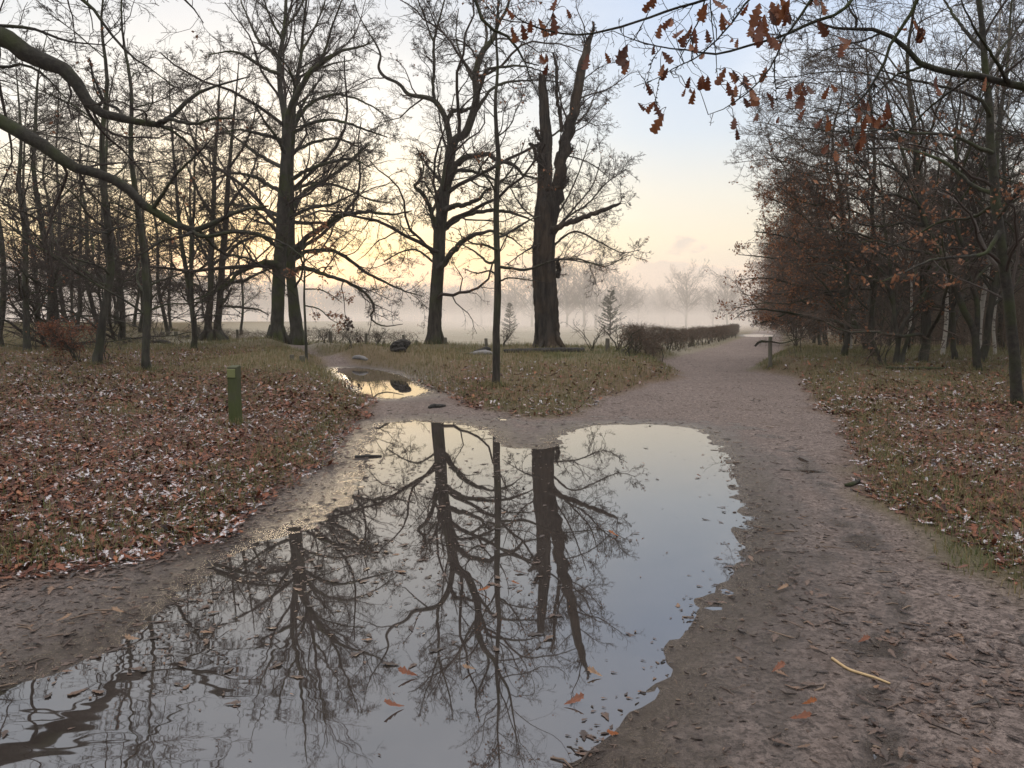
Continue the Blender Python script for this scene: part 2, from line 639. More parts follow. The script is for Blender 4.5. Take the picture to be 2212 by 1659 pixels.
colr = mixc(t, a_mud, veg, mudc)
colr = mixc(t, mth(t, 'MULTIPLY', a_wet, .75), colr, (.046, .037, .031))
t.links.new(colr, b.inputs['Base Color'])
rgh = mth(t, 'SUBTRACT', .88, mth(t, 'MULTIPLY', a_wet, .62))
t.links.new(rgh, b.inputs['Roughness'])
b.inputs['Specular IOR Level'].default_value = .5
hh = mth(t, 'ADD', mth(t, 'MULTIPLY', n_b, .8), mth(t, 'ADD', mth(t, 'MULTIPLY', n_c, .25), mth(t, 'MULTIPLY', n_d, .7)))
bump(t, b, hh, 1.0, .075)


def green_of(x, y):
    """where grass is green: island behind the logs, strip by the hedge, wood edge, path borders"""
    dp = dist_in(PATH, np.ravel(x), np.ravel(y), 4).reshape(np.shape(x))
    g = .75 * np.exp(-((dp - .35) / .45) ** 2) * (y < 16)
    g = np.maximum(g, .9 * sstep(21, 25, y) * (x > 1) * (1 - sstep(34, 37, y)))
    g = np.maximum(g, .85 * (x > 4) * sstep(24, 28, y) * np.exp(-((dp - .6) / 1.0) ** 2))
    g = np.maximum(g, .6 * (x > 6) * sstep(13, 18, y) * (1 - sstep(26, 34, y)))
    g = np.maximum(g, .45 * sstep(27, 31, y) * (x < 0))
    g = np.maximum(g, .55 * sstep(90, 130, y) * (x < 10))
    return g


def leafy_of(x, y):
    left = (x < -.5) * (1 - sstep(17, 22, y)) * .95
    left = np.maximum(left, (x < -9) * (1 - sstep(28, 32, y)) * .8)
    isl = (x > -3.5) * (x < 6) * (y > 11) * .35 * (1 - sstep(20, 24, y))
    right = (x > 3.2) * (.75 - .4 * sstep(12, 22, y)) * (y < 24)
    n = fnoise(x, y, 1.6)
    return np.clip(np.maximum(np.maximum(left, isl), right) * sstep(.25, .6, n + .18), 0, 1)


def build_ground():
    nx, ny = 760, 620
    bx = math.asinh(900 / 3.0)
    u = np.linspace(-1, 1, nx)
    X = 3.0 * np.sinh(bx * u)
    v = np.linspace(-math.asinh(60 / 3.0), math.asinh(1500 / 3.0), ny)
    Y = 6 + 3.0 * np.sinh(v)
    XX, YY = np.meshgrid(X, Y)
    Z = terrain(XX, YY)
    V = np.stack([XX.ravel(), YY.ravel(), Z.ravel()], 1)
    i = np.arange(nx * ny).reshape(ny, nx)
    q = np.stack([i[:-1, :-1], i[:-1, 1:], i[1:, 1:], i[1:, :-1]], -1).reshape(-1, 4)
    me = mesh_np('ground', V, [q], M_GROUND)
    x, y = V[:, 0], V[:, 1]
    dp = dist_in(PATH, x, y, 4) + (fnoise(x, y, .7) - .5) * .5 + (fnoise(x, y, 2.2) - .5) * .3
    mud = 1 - sstep(-.25, .25, dp)
    wet = np.zeros(len(x))
    for poly, lev in PUD:
        d = dist_in(poly, x, y, 2.5)
        wet = np.maximum(wet, (1 - sstep(.002, .013, V[:, 2] - lev)) * (d < 1.0))
        wet = np.maximum(wet, .8 * (1 - sstep(.08, .5, d)))
        wet = np.maximum(wet, (x < 0) * .75 * (1 - sstep(.3, 1.2, d)))
    for nm, val in (('mud', mud), ('wet', wet), ('green', green_of(x, y)), ('leafy', leafy_of(x, y)), ('meadow', sstep(31.5, 35, y) * (1 - sstep(-2, 2, x - .31 * (y - 20) - 4)) * sstep(-18, -10, x + .12 * y))):
        a = me.attributes.new(nm, 'FLOAT', 'POINT')
        a.data.foreach_set('value', np.asarray(val, dtype=np.float32))
    tag(link('ground', me), kind='structure')


# mounds at the feet of big trees; banks added to block the log's reflection
for px, py, D, h, r in ((612, 735, 34, .46, 2.6), (940, 748, 31.5, .14, 1.6), (1182, 757, 30, .08, 2.2), (745, 735, 29, .30, 1.3), (770, 776, 23.5, .10, .8), (840, 785, 22.5, .16, 1.1), (890, 788, 22.0, .14, 1.1),
                        (540, 720, 36, .25, 1.2), (460, 715, 38, .15, 2.2), (1985, 782, 20, .12, .8), (1820, 766, 25, .10, .8)):
    p = U(px, py, D)
    MOUNDS.append((p[0], p[1], h, r))
build_ground()

# ------------------------------------------------------------------ water
M_WATER, t, b, out = mat('puddle_water')
b.inputs['Base Color'].default_value = (.10, .085, .080, 1)
nw = noise(t, 2.6, 5, .65)
t.links.new(mixc(t, nw, (.010, .008, .007), (.055, .046, .041)), b.inputs['Base Color'])
b.inputs['Roughness'].default_value = .55
b.inputs['Specular IOR Level'].default_value = 0
gl = N(t, 'ShaderNodeBsdfGlossy')
gl.inputs['Roughness'].default_value = .015
gl.inputs['Color'].default_value = (1, 1, 1, 1)
fr = N(t, 'ShaderNodeFresnel')
fr.inputs['IOR'].default_value = 2.6
bm = N(t, 'ShaderNodeBump')
bm.inputs['Strength'].default_value = .12
bm.inputs['Distance'].default_value = .01
# gentle ripples, strongest at the near left
geo = N(t, 'ShaderNodeNewGeometry')
dist = N(t, 'ShaderNodeVectorMath', operation='DISTANCE')
t.links.new(geo.outputs['Position'], dist.inputs[0])
dist.inputs[1].default_value = (-1.9, 2.7, 0)
rip = maprange(t, dist.outputs['Value'], .6, 1.7, 1.0, 0.0)
mp3 = N(t, 'ShaderNodeMapping')
mp3.inputs[3].default_value = (1.6, 4.5, 1)
t.links.new(geo.outputs['Position'], mp3.inputs[0])
nrip = N(t, 'ShaderNodeTexNoise')
nrip.inputs['Scale'].default_value = 1.6
nrip.inputs['Detail'].default_value = 1
t.links.new(mp3.outputs[0], nrip.inputs[0])
hgt = mth(t, 'ADD', mth(t, 'MULTIPLY', mth(t, 'MULTIPLY', nrip.outputs[0], rip), 1.0), mth(t, 'MULTIPLY', noise(t, 2.2, 2), .12))
t.links.new(hgt, bm.inputs['Height'])
t.links.new(bm.outputs[0], gl.inputs['Normal'])
mx = N(t, 'ShaderNodeMixShader')
t.links.new(fr.outputs[0], mx.inputs[0])
t.links.new(b.outputs[0], mx.inputs[1])
t.links.new(gl.outputs[0], mx.inputs[2])
t.links.new(mx.outputs[0], out.inputs[0])


def water_sheet(poly, lev, grow):
    a = np.array(poly)
    c = a.mean(0)
    bb = np.vstack([a.min(0) - grow, a.max(0) + grow])
    V = [(bb[0, 0], bb[0, 1], lev), (bb[1, 0], bb[0, 1], lev), (bb[1, 0], bb[1, 1], lev), (bb[0, 0], bb[1, 1], lev)]
    return V


def build_water():
    for poly, lev in PUD:
        # cells of a grid that lie over the basin; the shoreline is where the ground rises through the sheet
        a = np.array(poly)
        s = .12
        xs = np.arange(a[:, 0].min() - 1.0, a[:, 0].max() + 1.0, s)
        ys = np.arange(a[:, 1].min() - 1.0, a[:, 1].max() + 1.0, s)
        XX, YY = np.meshgrid(xs, ys)
        d = dist_in(poly, XX.ravel(), YY.ravel(), 3).reshape(XX.shape)
        V = np.stack([XX.ravel(), YY.ravel(), np.full(XX.size, lev)], 1)
        i = np.arange(XX.size).reshape(XX.shape)
        q = np.stack([i[:-1, :-1], i[:-1, 1:], i[1:, 1:], i[1:, :-1]], -1)
        ok = np.minimum(np.minimum(d[:-1, :-1], d[:-1, 1:]), np.minimum(d[1:, 1:], d[1:, :-1])) < .8
        q = q[ok].reshape(-1, 4)
        used = np.unique(q)
        remap = np.zeros(len(V), int)
        remap[used] = np.arange(len(used))
        tag(link('water', mesh_np('water', V[used], [remap[q]], M_WATER)), kind='structure')


build_water()

# ------------------------------------------------------------------ leaves and twigs
LOBES = np.array([(0, .012), (.10, .045), (.22, .13), (.30, .065), (.42, .19), (.50, .095), (.62, .25), (.70, .13), (.82, .19), (.92, .10), (1.0, .012)])


def leaf_geo(pos, mid, nor, L, curl, fold, profile=LOBES):
    """oak leaves: pos base (n,3), mid midrib direction, nor rough normal, L length -> verts, quads"""
    n = len(pos)
    mid = unit(mid)
    side = unit(np.cross(nor, mid))
    nor = np.cross(mid, side)
    s, w = profile[:, 0], profile[:, 1]
    k = len(s)
    wav = 1 + .25 * (rng.random((n, k)) - .5)
    bend = curl[:, None] * s[None] ** 2
    c = pos[:, None, :] + L[:, None, None] * (s[None, :, None] * mid[:, None, :] + bend[..., None] * nor[:, None, :])
    out = []
    for sg in (-1, 0, 1):
        ww = sg * w[None] * wav * L[:, None]
        h = fold[:, None] * np.abs(ww) + (rng.random((n, k)) - .5) * .05 * L[:, None] * abs(sg)
        fwd = .10 * L[:, None] * (w[None] > .12) * abs(sg)
        out.append(c + ww[..., None] * side[:, None, :] + h[..., None] * nor[:, None, :] + fwd[..., None] * mid[:, None, :])
    V = np.stack(out, 2)                     # n,k,3,3
    idx = np.arange(n * k * 3).reshape(n, k, 3)
    q = np.concatenate([np.stack([idx[:, :-1, j], idx[:, :-1, j + 1], idx[:, 1:, j + 1], idx[:, 1:, j]], -1).reshape(-1, 4) for j in (0, 1)])
    return V.reshape(-1, 3), q


def cards(pos, L, flat=.5):
    """small leaf quads, a little folded (two triangles), random directions"""
    n = len(pos)
    a = unit(rng.normal(size=(n, 3)))
    a[:, 2] -= .4
    a = unit(a)
    bvec = unit(np.cross(a, rng.normal(size=(n, 3))))
    L = L[:, None]
    lift = np.cross(a, bvec) * L * rng.uniform(-.2, .3, (n, 1))
    V = np.stack([pos, pos + a * L * .5 + bvec * L * .32, pos + a * L + lift, pos + a * L * .45 - bvec * L * .30], 1)
    i = np.arange(n * 4).reshape(n, 4)
    return V.reshape(-1, 3), np.concatenate([i[:, [0, 1, 2]], i[:, [0, 2, 3]]])


def leaves_on(P, n, L, cluster=3, spread=.06):
    """n leaf positions along the outer ends of twigs P"""
    i = rng.integers(0, len(P), max(1, n // cluster))
    k = P.shape[1]
    j = rng.integers(k // 2, k, len(i))
    p = np.repeat(P[i, j], cluster, 0)
    return p + rng.normal(scale=spread, size=p.shape), rng.uniform(.7, 1.2, len(p)) * L


def join_lines(lines, k):
    A = np.stack([resample(l, k) for l in lines])
    return A[..., :3], A[..., 3]


def plant(name, loc, trunk_lines, limb_lines, mats, label, cat='tree', group=None, limbs_auto=None, lv=(8, 6, 4), llen=(.42, .40, .42), ups=(.10, .06, .05),
          wigs=(.20, .22, .25), angs=(48, 45, 42), leaf=None, sides=10, bias=None, rmin=.0022, flat=0.0, keep=None, ridge=0.0, tsub=4, lump=.10):
    """a tree: an Empty at its foot > trunk (trunk and limbs), crown (branches and twigs), dead_leaves"""
    loc = np.asarray(loc, float)
    root = empty(name, loc)
    tag(root, label, cat, group)
    g, c = Geo(), Geo()
    tl = [catmull(np.asarray(l, float), tsub) for l in trunk_lines]
    for i, l in enumerate(tl):                 # the trunk; a second or third stem is a part of its own
        v, q = tubes(l[None, :, :3], l[None, :, 3], sides, ridge, lump)
        tip = np.array([l[-1, :3]])
        q2 = np.array([[len(v) - sides + j, len(v) - sides + (j + 1) % sides, len(v)] for j in range(sides)])
        sg = Geo()
        sg.add(np.vstack([v, tip]), q)
        sg.f[3].append(q2)
        sg.m[3].append(np.zeros(len(q2)))
        link('trunk' if i == 0 else 'stem', sg.mesh('trunk' if i == 0 else 'stem', mats[0], loc), root)
    L1 = []
    ll = [catmull(np.asarray(l, float), 4) for l in limb_lines]
    if ll:
        P, R = join_lines(ll, 30)
        P[:, 1:] += rng.normal(scale=.20, size=P[:, 1:].shape) * np.maximum(R[:, 1:, None], .004)
        for i in range(len(P)):
            v, q = tubes(P[i:i + 1], R[i:i + 1], 11, 0, .22)
            lg = Geo()
            lg.add(v, q)
            link('limb', lg.mesh('limb', mats[0], loc), root)
        L1.append((P[:, ::1], R))
    if limbs_auto:
        TP, TR = join_lines(tl, 24)
        P, R = spawn(TP, TR, **limbs_auto)
        v, q = tubes(P, R, 6)
        c.add(v, q, 1)
        P2, R2 = np.zeros((len(P), 30, 3)), np.zeros((len(P), 30))
        for i in range(len(P)):
            a = resample(np.column_stack([P[i], R[i]]), 30)
            P2[i], R2[i] = a[:, :3], a[:, 3]
        if len(P):
            L1.append((P2, R2))
    if keep:                                   # the top of the trunk carries branches as well
        TP, TR = join_lines(tl, 30)
        m = [i for i in range(len(tl)) if i in keep]
        L1.append((TP[m], TR[m]))
    P = np.concatenate([a for a, _ in L1])
    R = np.concatenate([r for _, r in L1])
    lastP = None
    for d in range(len(lv)):
        k = (9, 6, 4, 2)[d]
        P, R = spawn(P, R, lv[d], llen[d], angs[d], k, wigs[d] * (.82, .9, .9, 1)[d], ups[d] * .8, t0=.12, rr=(.46, .5, .55, .6)[d], slim=(.0085, .0085, .0085, .009)[d], rmin=rmin * (1.9, 1.35, 1.0, .9)[d], bias=bias if d == 0 else None, flat=flat)
        v, q = tubes(P, R, (5, 4, 3, 3)[d])
        c.add(v, q)
        lastP = P if len(P) else lastP
    link('crown', c.mesh('crown', [mats[1], mats[0]], loc), root)
    if leaf:
        n, L, mt, test = leaf
        p, s = leaves_on(lastP, n * (3 if test else 1), L)
        if test:
            k = test(p - loc)
            p, s = p[k][:n], s[k][:n]
        lg = Geo()
        v, f = cards(p, s)
        lg.add(v, f)
        link('dead_leaves', lg.mesh('dead_leaves', mt, loc, smooth=False), root)
    return root


def px_line(pts, D, thick=.82):
    """traced limb: (px, py, radius px[, depth offset]) -> x, y, z, r in metres"""
    out = []
    for i, p in enumerate(pts):
        d = D + (p[3] if len(p) > 3 else 0)
        w = U(p[0], p[1], d)
        out.append((w[0], w[1], w[2], p[2] / FPX * d * thick))
    return out


def drop(line, x, y):
    """carry a trunk line 15 cm into the ground"""
    l = list(line)
    l.insert(0, (l[0][0], l[0][1], min(l[0][2], zt(l[0][0], l[0][1])) - .15, l[0][3] * 1.08))
    return l


# ------------------------------------------------------------------ the big trees in the middle
def foot(px, py, D):
    p = U(px, py, D)
    return (p[0], p[1], zt(p[0], p[1]))


def dead_oak():
    D = 30.0
    base = foot(1182, 757, D)
    t1 = drop(px_line([(1184, 758, 37), (1181, 742, 30), (1180, 700, 27), (1178, 640, 26), (1176, 570, 25), (1177, 500, 24), (1180, 450, 27), (1176, 415, 16), (1178, 370, 16), (1178, 330, 14.5), (1179, 300, 14),
                       (1176, 255, 11.5), (1175, 210, 10), (1172, 185, 8.5), (1171, 162, 7)], D, 1.0), 0, 0)
    t2 = px_line([(1188, 470, 16), (1199, 430, 15), (1208, 385, 14), (1213, 350, 13), (1222, 300, 12.5), (1236, 258, 11.5), (1248, 190, 10.5), (1259, 140, 9.5), (1269, 100, 8), (1274, 85, 5), (1281, 62, 3.2), (1283, 47, 1.2)], D, 1.0)
    lim = [px_line(l, D) for l in (
        [(1213, 285, 5), (1212, 262, 5), (1204, 215, 4.5), (1202, 180, 4.2), (1203, 150, 4), (1194, 114, 3)],
        [(1190, 500, 9, -.3), (1201, 493, 8, -.4), (1248, 474, 7, -.6), (1305, 453, 5.5, -.8), (1330, 443, 4, -.9), (1342, 438, 2.2, -.9)],
        [(1180, 409, 5, -.7), (1192, 407, 5, -.9), (1210, 405, 4.5, -1), (1223, 402, 4, -1)],
        [(1172, 360, 6, -.2), (1161, 345, 5, -.2), (1153, 320, 5, -.2), (1143, 308, 4, -.2)],
        [(1168, 300, 6, -.2), (1160, 290, 5, -.2), (1156, 278, 2, -.2)],
        [(1215, 400, 6, -.2), (1224, 390, 4, -.2), (1228, 385, 2, -.2)],
    )]
    lim += [px_line(l, D) for l in (
        [(1169, 182, 3.4), (1168, 164, 2.2), (1166, 150, .5)], [(1176, 184, 3.2), (1177, 166, 1.8), (1179, 154, .4)], [(1266, 104, 3.2), (1262, 86, 1.8), (1260, 74, .4)], [(1274, 96, 3), (1279, 70, 1.4), (1281, 52, .4)],
        [(1167, 330, 4), (1163, 322, 3), (1161, 312, .8)], [(1230, 330, 4), (1236, 322, 3), (1238, 314, 1)], [(1164, 585, 6), (1161, 560, 5), (1164, 535, 5)], [(1204, 600, 6), (1207, 580, 6), (1204, 560, 4)])]
    thin = [px_line(l, D) for l in (
        [(1190, 520, 3), (1225, 470, 2.6, .5), (1270, 440, 2, .9), (1310, 395, 1.6, 1.2), (1352, 366, .8, 1.5)],
        [(1195, 530, 3), (1240, 500, 2.6, -.6), (1290, 520, 2, -1), (1340, 545, 1.3, -1.5), (1382, 540, .7, -2)],
        [(1195, 500, 3), (1240, 450, 2.4, 1.5), (1280, 400, 1.6, 2.4), (1300, 340, .9, 3)],
        [(1190, 560, 2.4), (1250, 560, 2, 1), (1310, 575, 1.4, 2), (1360, 545, .8, 2.5)],
        [(1195, 480, 2.8), (1230, 420, 2.2, 1), (1255, 360, 1.6, 1.3), (1275, 300, .8, 1.6)],
        [(1170, 480, 2.6), (1130, 450, 2, 1), (1100, 400, 1.4, 1.5), (1085, 350, .8, 2)],
        [(1230, 280, 2.6), (1270, 240, 2, 1), (1290, 190, 1.2, 2), (1310, 170, .7, 2.5)],
        [(1180, 520, 2.6), (1140, 540, 2, -1), (1110, 560, 1.3, -1.6), (1085, 580, .7, -2)])]
    root = plant('dead_oak', base, [t1], [t2] + lim + thin, (M_DEAD, M_TWIG), 'thick broken oak with two jagged snapped stems beside the meadow fence', lv=(14, 9, 6, 3), llen=(.42, .42, .45, .5), angs=(48, 45, 42, 40), wigs=(.22, .24, .25, .2),
                 ups=(.12, .08, .05, .04), leaf=(160, .09, M_RUST, None), sides=44, rmin=.0042, lump=.08, ridge=.14, tsub=9)
    g = Geo()
    for k in range(9):                        # root flare
        a = k / 9 * 2 * math.pi + rng.uniform(-.2, .2)
        R = np.array([.34, .42, .56, .74]) * rng.uniform(.85, 1.15)
        x = base[0] + np.cos(a) * R
        y = base[1] + np.sin(a) * R
        z = np.array([.62, .30, .10, -.06]) + base[2]
        P = np.stack([x, y, z], 1)
        v, q = tubes(P[None], np.array([[.06, .13, .11, .06]]), 9, lump=.2)
        g.add(v, q)
    link('root', g.mesh('root', M_DEAD, base), root)


def flare(root, base, r, mt, n=8, h=.45):
    g = Geo()
    for k in range(n):
        a = k / n * 2 * math.pi + rng.uniform(-.3, .3)
        R = r * np.array([.72, .95, 1.25, 1.6]) * rng.uniform(.9, 1.15)
        P = np.stack([base[0] + np.cos(a) * R, base[1] + np.sin(a) * R, base[2] + np.array([h * 1.4, h * .6, h * .15, -.12])], 1)
        v, q = tubes(P[None], r * np.array([[.22, .36, .34, .2]]), 7, lump=.15)
        g.add(v, q)
    link('root', g.mesh('root', mt, base), root)


def forked_oak():
    D = 31.5
    base = foot(940, 749, D)
    tr = drop(px_line([(940, 750, 22), (939, 728, 18), (939, 690, 15.5), (943, 620, 14.5), (948, 550, 14), (951, 490, 14), (958, 440, 13), (964, 395, 12.5), (970, 350, 12), (975, 320, 12), (986, 300, 9.5), (1005, 288, 9),
                       (1020, 250, 8.5), (1029, 208, 8), (1027, 160, 7.5), (1042, 114, 6.5), (1064, 85, 5.5), (1077, 50, 4), (1097, 12, 3), (1110, -60, 2), (1118, -130, 1)], D, .95), 0, 0)
    tl = px_line([(974, 330, 9), (971, 296, 8), (963, 258, 7.5), (950, 232, 7), (938, 218, 6.5), (921, 211, 6), (890, 206, 5), (878, 200, 5), (867, 186, 4.5), (855, 177, 4), (838, 170, 4), (826, 161, 4), (818, 145, 3.5),
                  (822, 120, 2.8), (812, 95, 2.3), (790, 60, 1.8), (770, 20, 1.3), (760, -30, .8)], D)
    lim = [px_line(l, D) for l in (
        [(938, 218, 5), (936, 190, 4), (937, 150, 3.8), (938, 90, 3.4), (948, 45, 2.6), (960, 0, 2), (968, -60, 1.2)],
        [(938, 92, 3), (928, 70, 2.4), (917, 35, 2), (905, 5, 1.6), (890, -50, 1)],
        [(968, 395, 9, -.3), (983, 362, 8.5, -.6), (1003, 341, 7.5, -.9), (1035, 336, 6.5, -1.3), (1057, 333, 6, -1.6), (1075, 348, 5.5, -1.7), (1104, 353, 5, -1.8), (1120, 366, 4, -1.8), (1131, 379, 3.5, -1.8), (1165, 386, 2, -1.8)],
        [(968, 400, 6, .4), (985, 372, 5, 1), (1013, 369, 4.5, 1.5), (1045, 378, 3.5, 1.9), (1075, 390, 2.6, 2.2), (1106, 400, 1.4, 2.6)],
        [(955, 462, 8, -.4), (975, 447, 7, -.6), (1000, 443, 6, -1), (1020, 436, 5.5, -1.2), (1037, 429, 4.5, -1.4), (1048, 412, 3, -1.5), (1060, 405, 1.5, -1.6)],
        [(953, 500, 8, .3), (972, 485, 6.5, .6), (997, 468, 6, 1.0), (1037, 457, 5, 1.5), (1075, 455, 4.5, 1.8), (1104, 459, 4, 2), (1135, 470, 2.6, 2.2), (1160, 482, 1.2, 2.4)],
        [(948, 580, 9, -.4), (963, 562, 8, -.6), (983, 538, 7.5, -1), (1013, 512, 6, -1.4), (1045, 503, 4.5, -1.8), (1067, 500, 3.5, -2), (1104, 514, 2.2, -2.3), (1130, 535, 1.2, -2.6)],
        [(945, 492, 8, -.4), (935, 470, 6, -.6), (928, 448, 5.5, -.8), (920, 428, 5.5, -.9), (906, 413, 5, -1), (896, 404, 4.5, -1), (903, 394, 3.6, -1.1), (915, 392, 3, -1.2), (922, 402, 2.4, -1.3), (938, 425, 1.6, -1.4)],
        [(898, 400, 3, -1), (908, 385, 2.6, -1), (915, 360, 2, -1), (905, 330, 1.2, -1)],
        [(966, 262, 6, -.2), (974, 244, 5.5, -.4), (985, 238, 5.5, -.5), (1000, 240, 5, -.6), (1018, 232, 4, -.6)],
        [(1028, 222, 5, -.2), (1037, 190, 4.5, -.5), (1050, 155, 4, -.8), (1065, 147, 3.5, -1), (1100, 143, 3, -1.3), (1130, 143, 2.4, -1.5), (1165, 152, 1.5, -1.8), (1200, 165, .8, -2)],
        [(1014, 262, 5, .3), (1037, 226, 4.5, .5), (1060, 195, 4, .7), (1085, 180, 3.5, 1), (1104, 176, 3, 1.3), (1140, 174, 2.4, 1.7), (1175, 173, 1.8, 2), (1220, 180, .8, 2.4)],
        [(1045, 112, 4), (1052, 70, 3, .6), (1040, 30, 2.2, 1.2), (1020, -20, 1.4, 1.6)],
        [(935, 565, 3, 1), (900, 540, 2.5, 2), (865, 545, 2, 3), (830, 565, 1.2, 3.8)],
        [(960, 440, 5, 1.2), (955, 400, 4, 2.5), (925, 360, 3, 3.6), (900, 320, 1.6, 4.2)],
        [(1025, 180, 4, 1), (1000, 130, 3, 2), (985, 80, 2, 3), (990, 20, 1.2, 3.6)],
    )]
    root = plant('forked_oak', base, [tr, tl], lim, (M_OAK, M_TWIG), 'forked bare oak with crooked limbs standing left of the broken oak', lv=(16, 9, 6, 4), llen=(.40, .42, .45, .5), ups=(.10, .06, .04, .04), angs=(48, 45, 42, 40),
                 wigs=(.30, .30, .28, .2), leaf=(420, .09, M_RUST, None), sides=30, ridge=.06, tsub=7, lump=.06, keep=(0, 1), rmin=.0042)
    flare(root, base, .29, M_OAK)


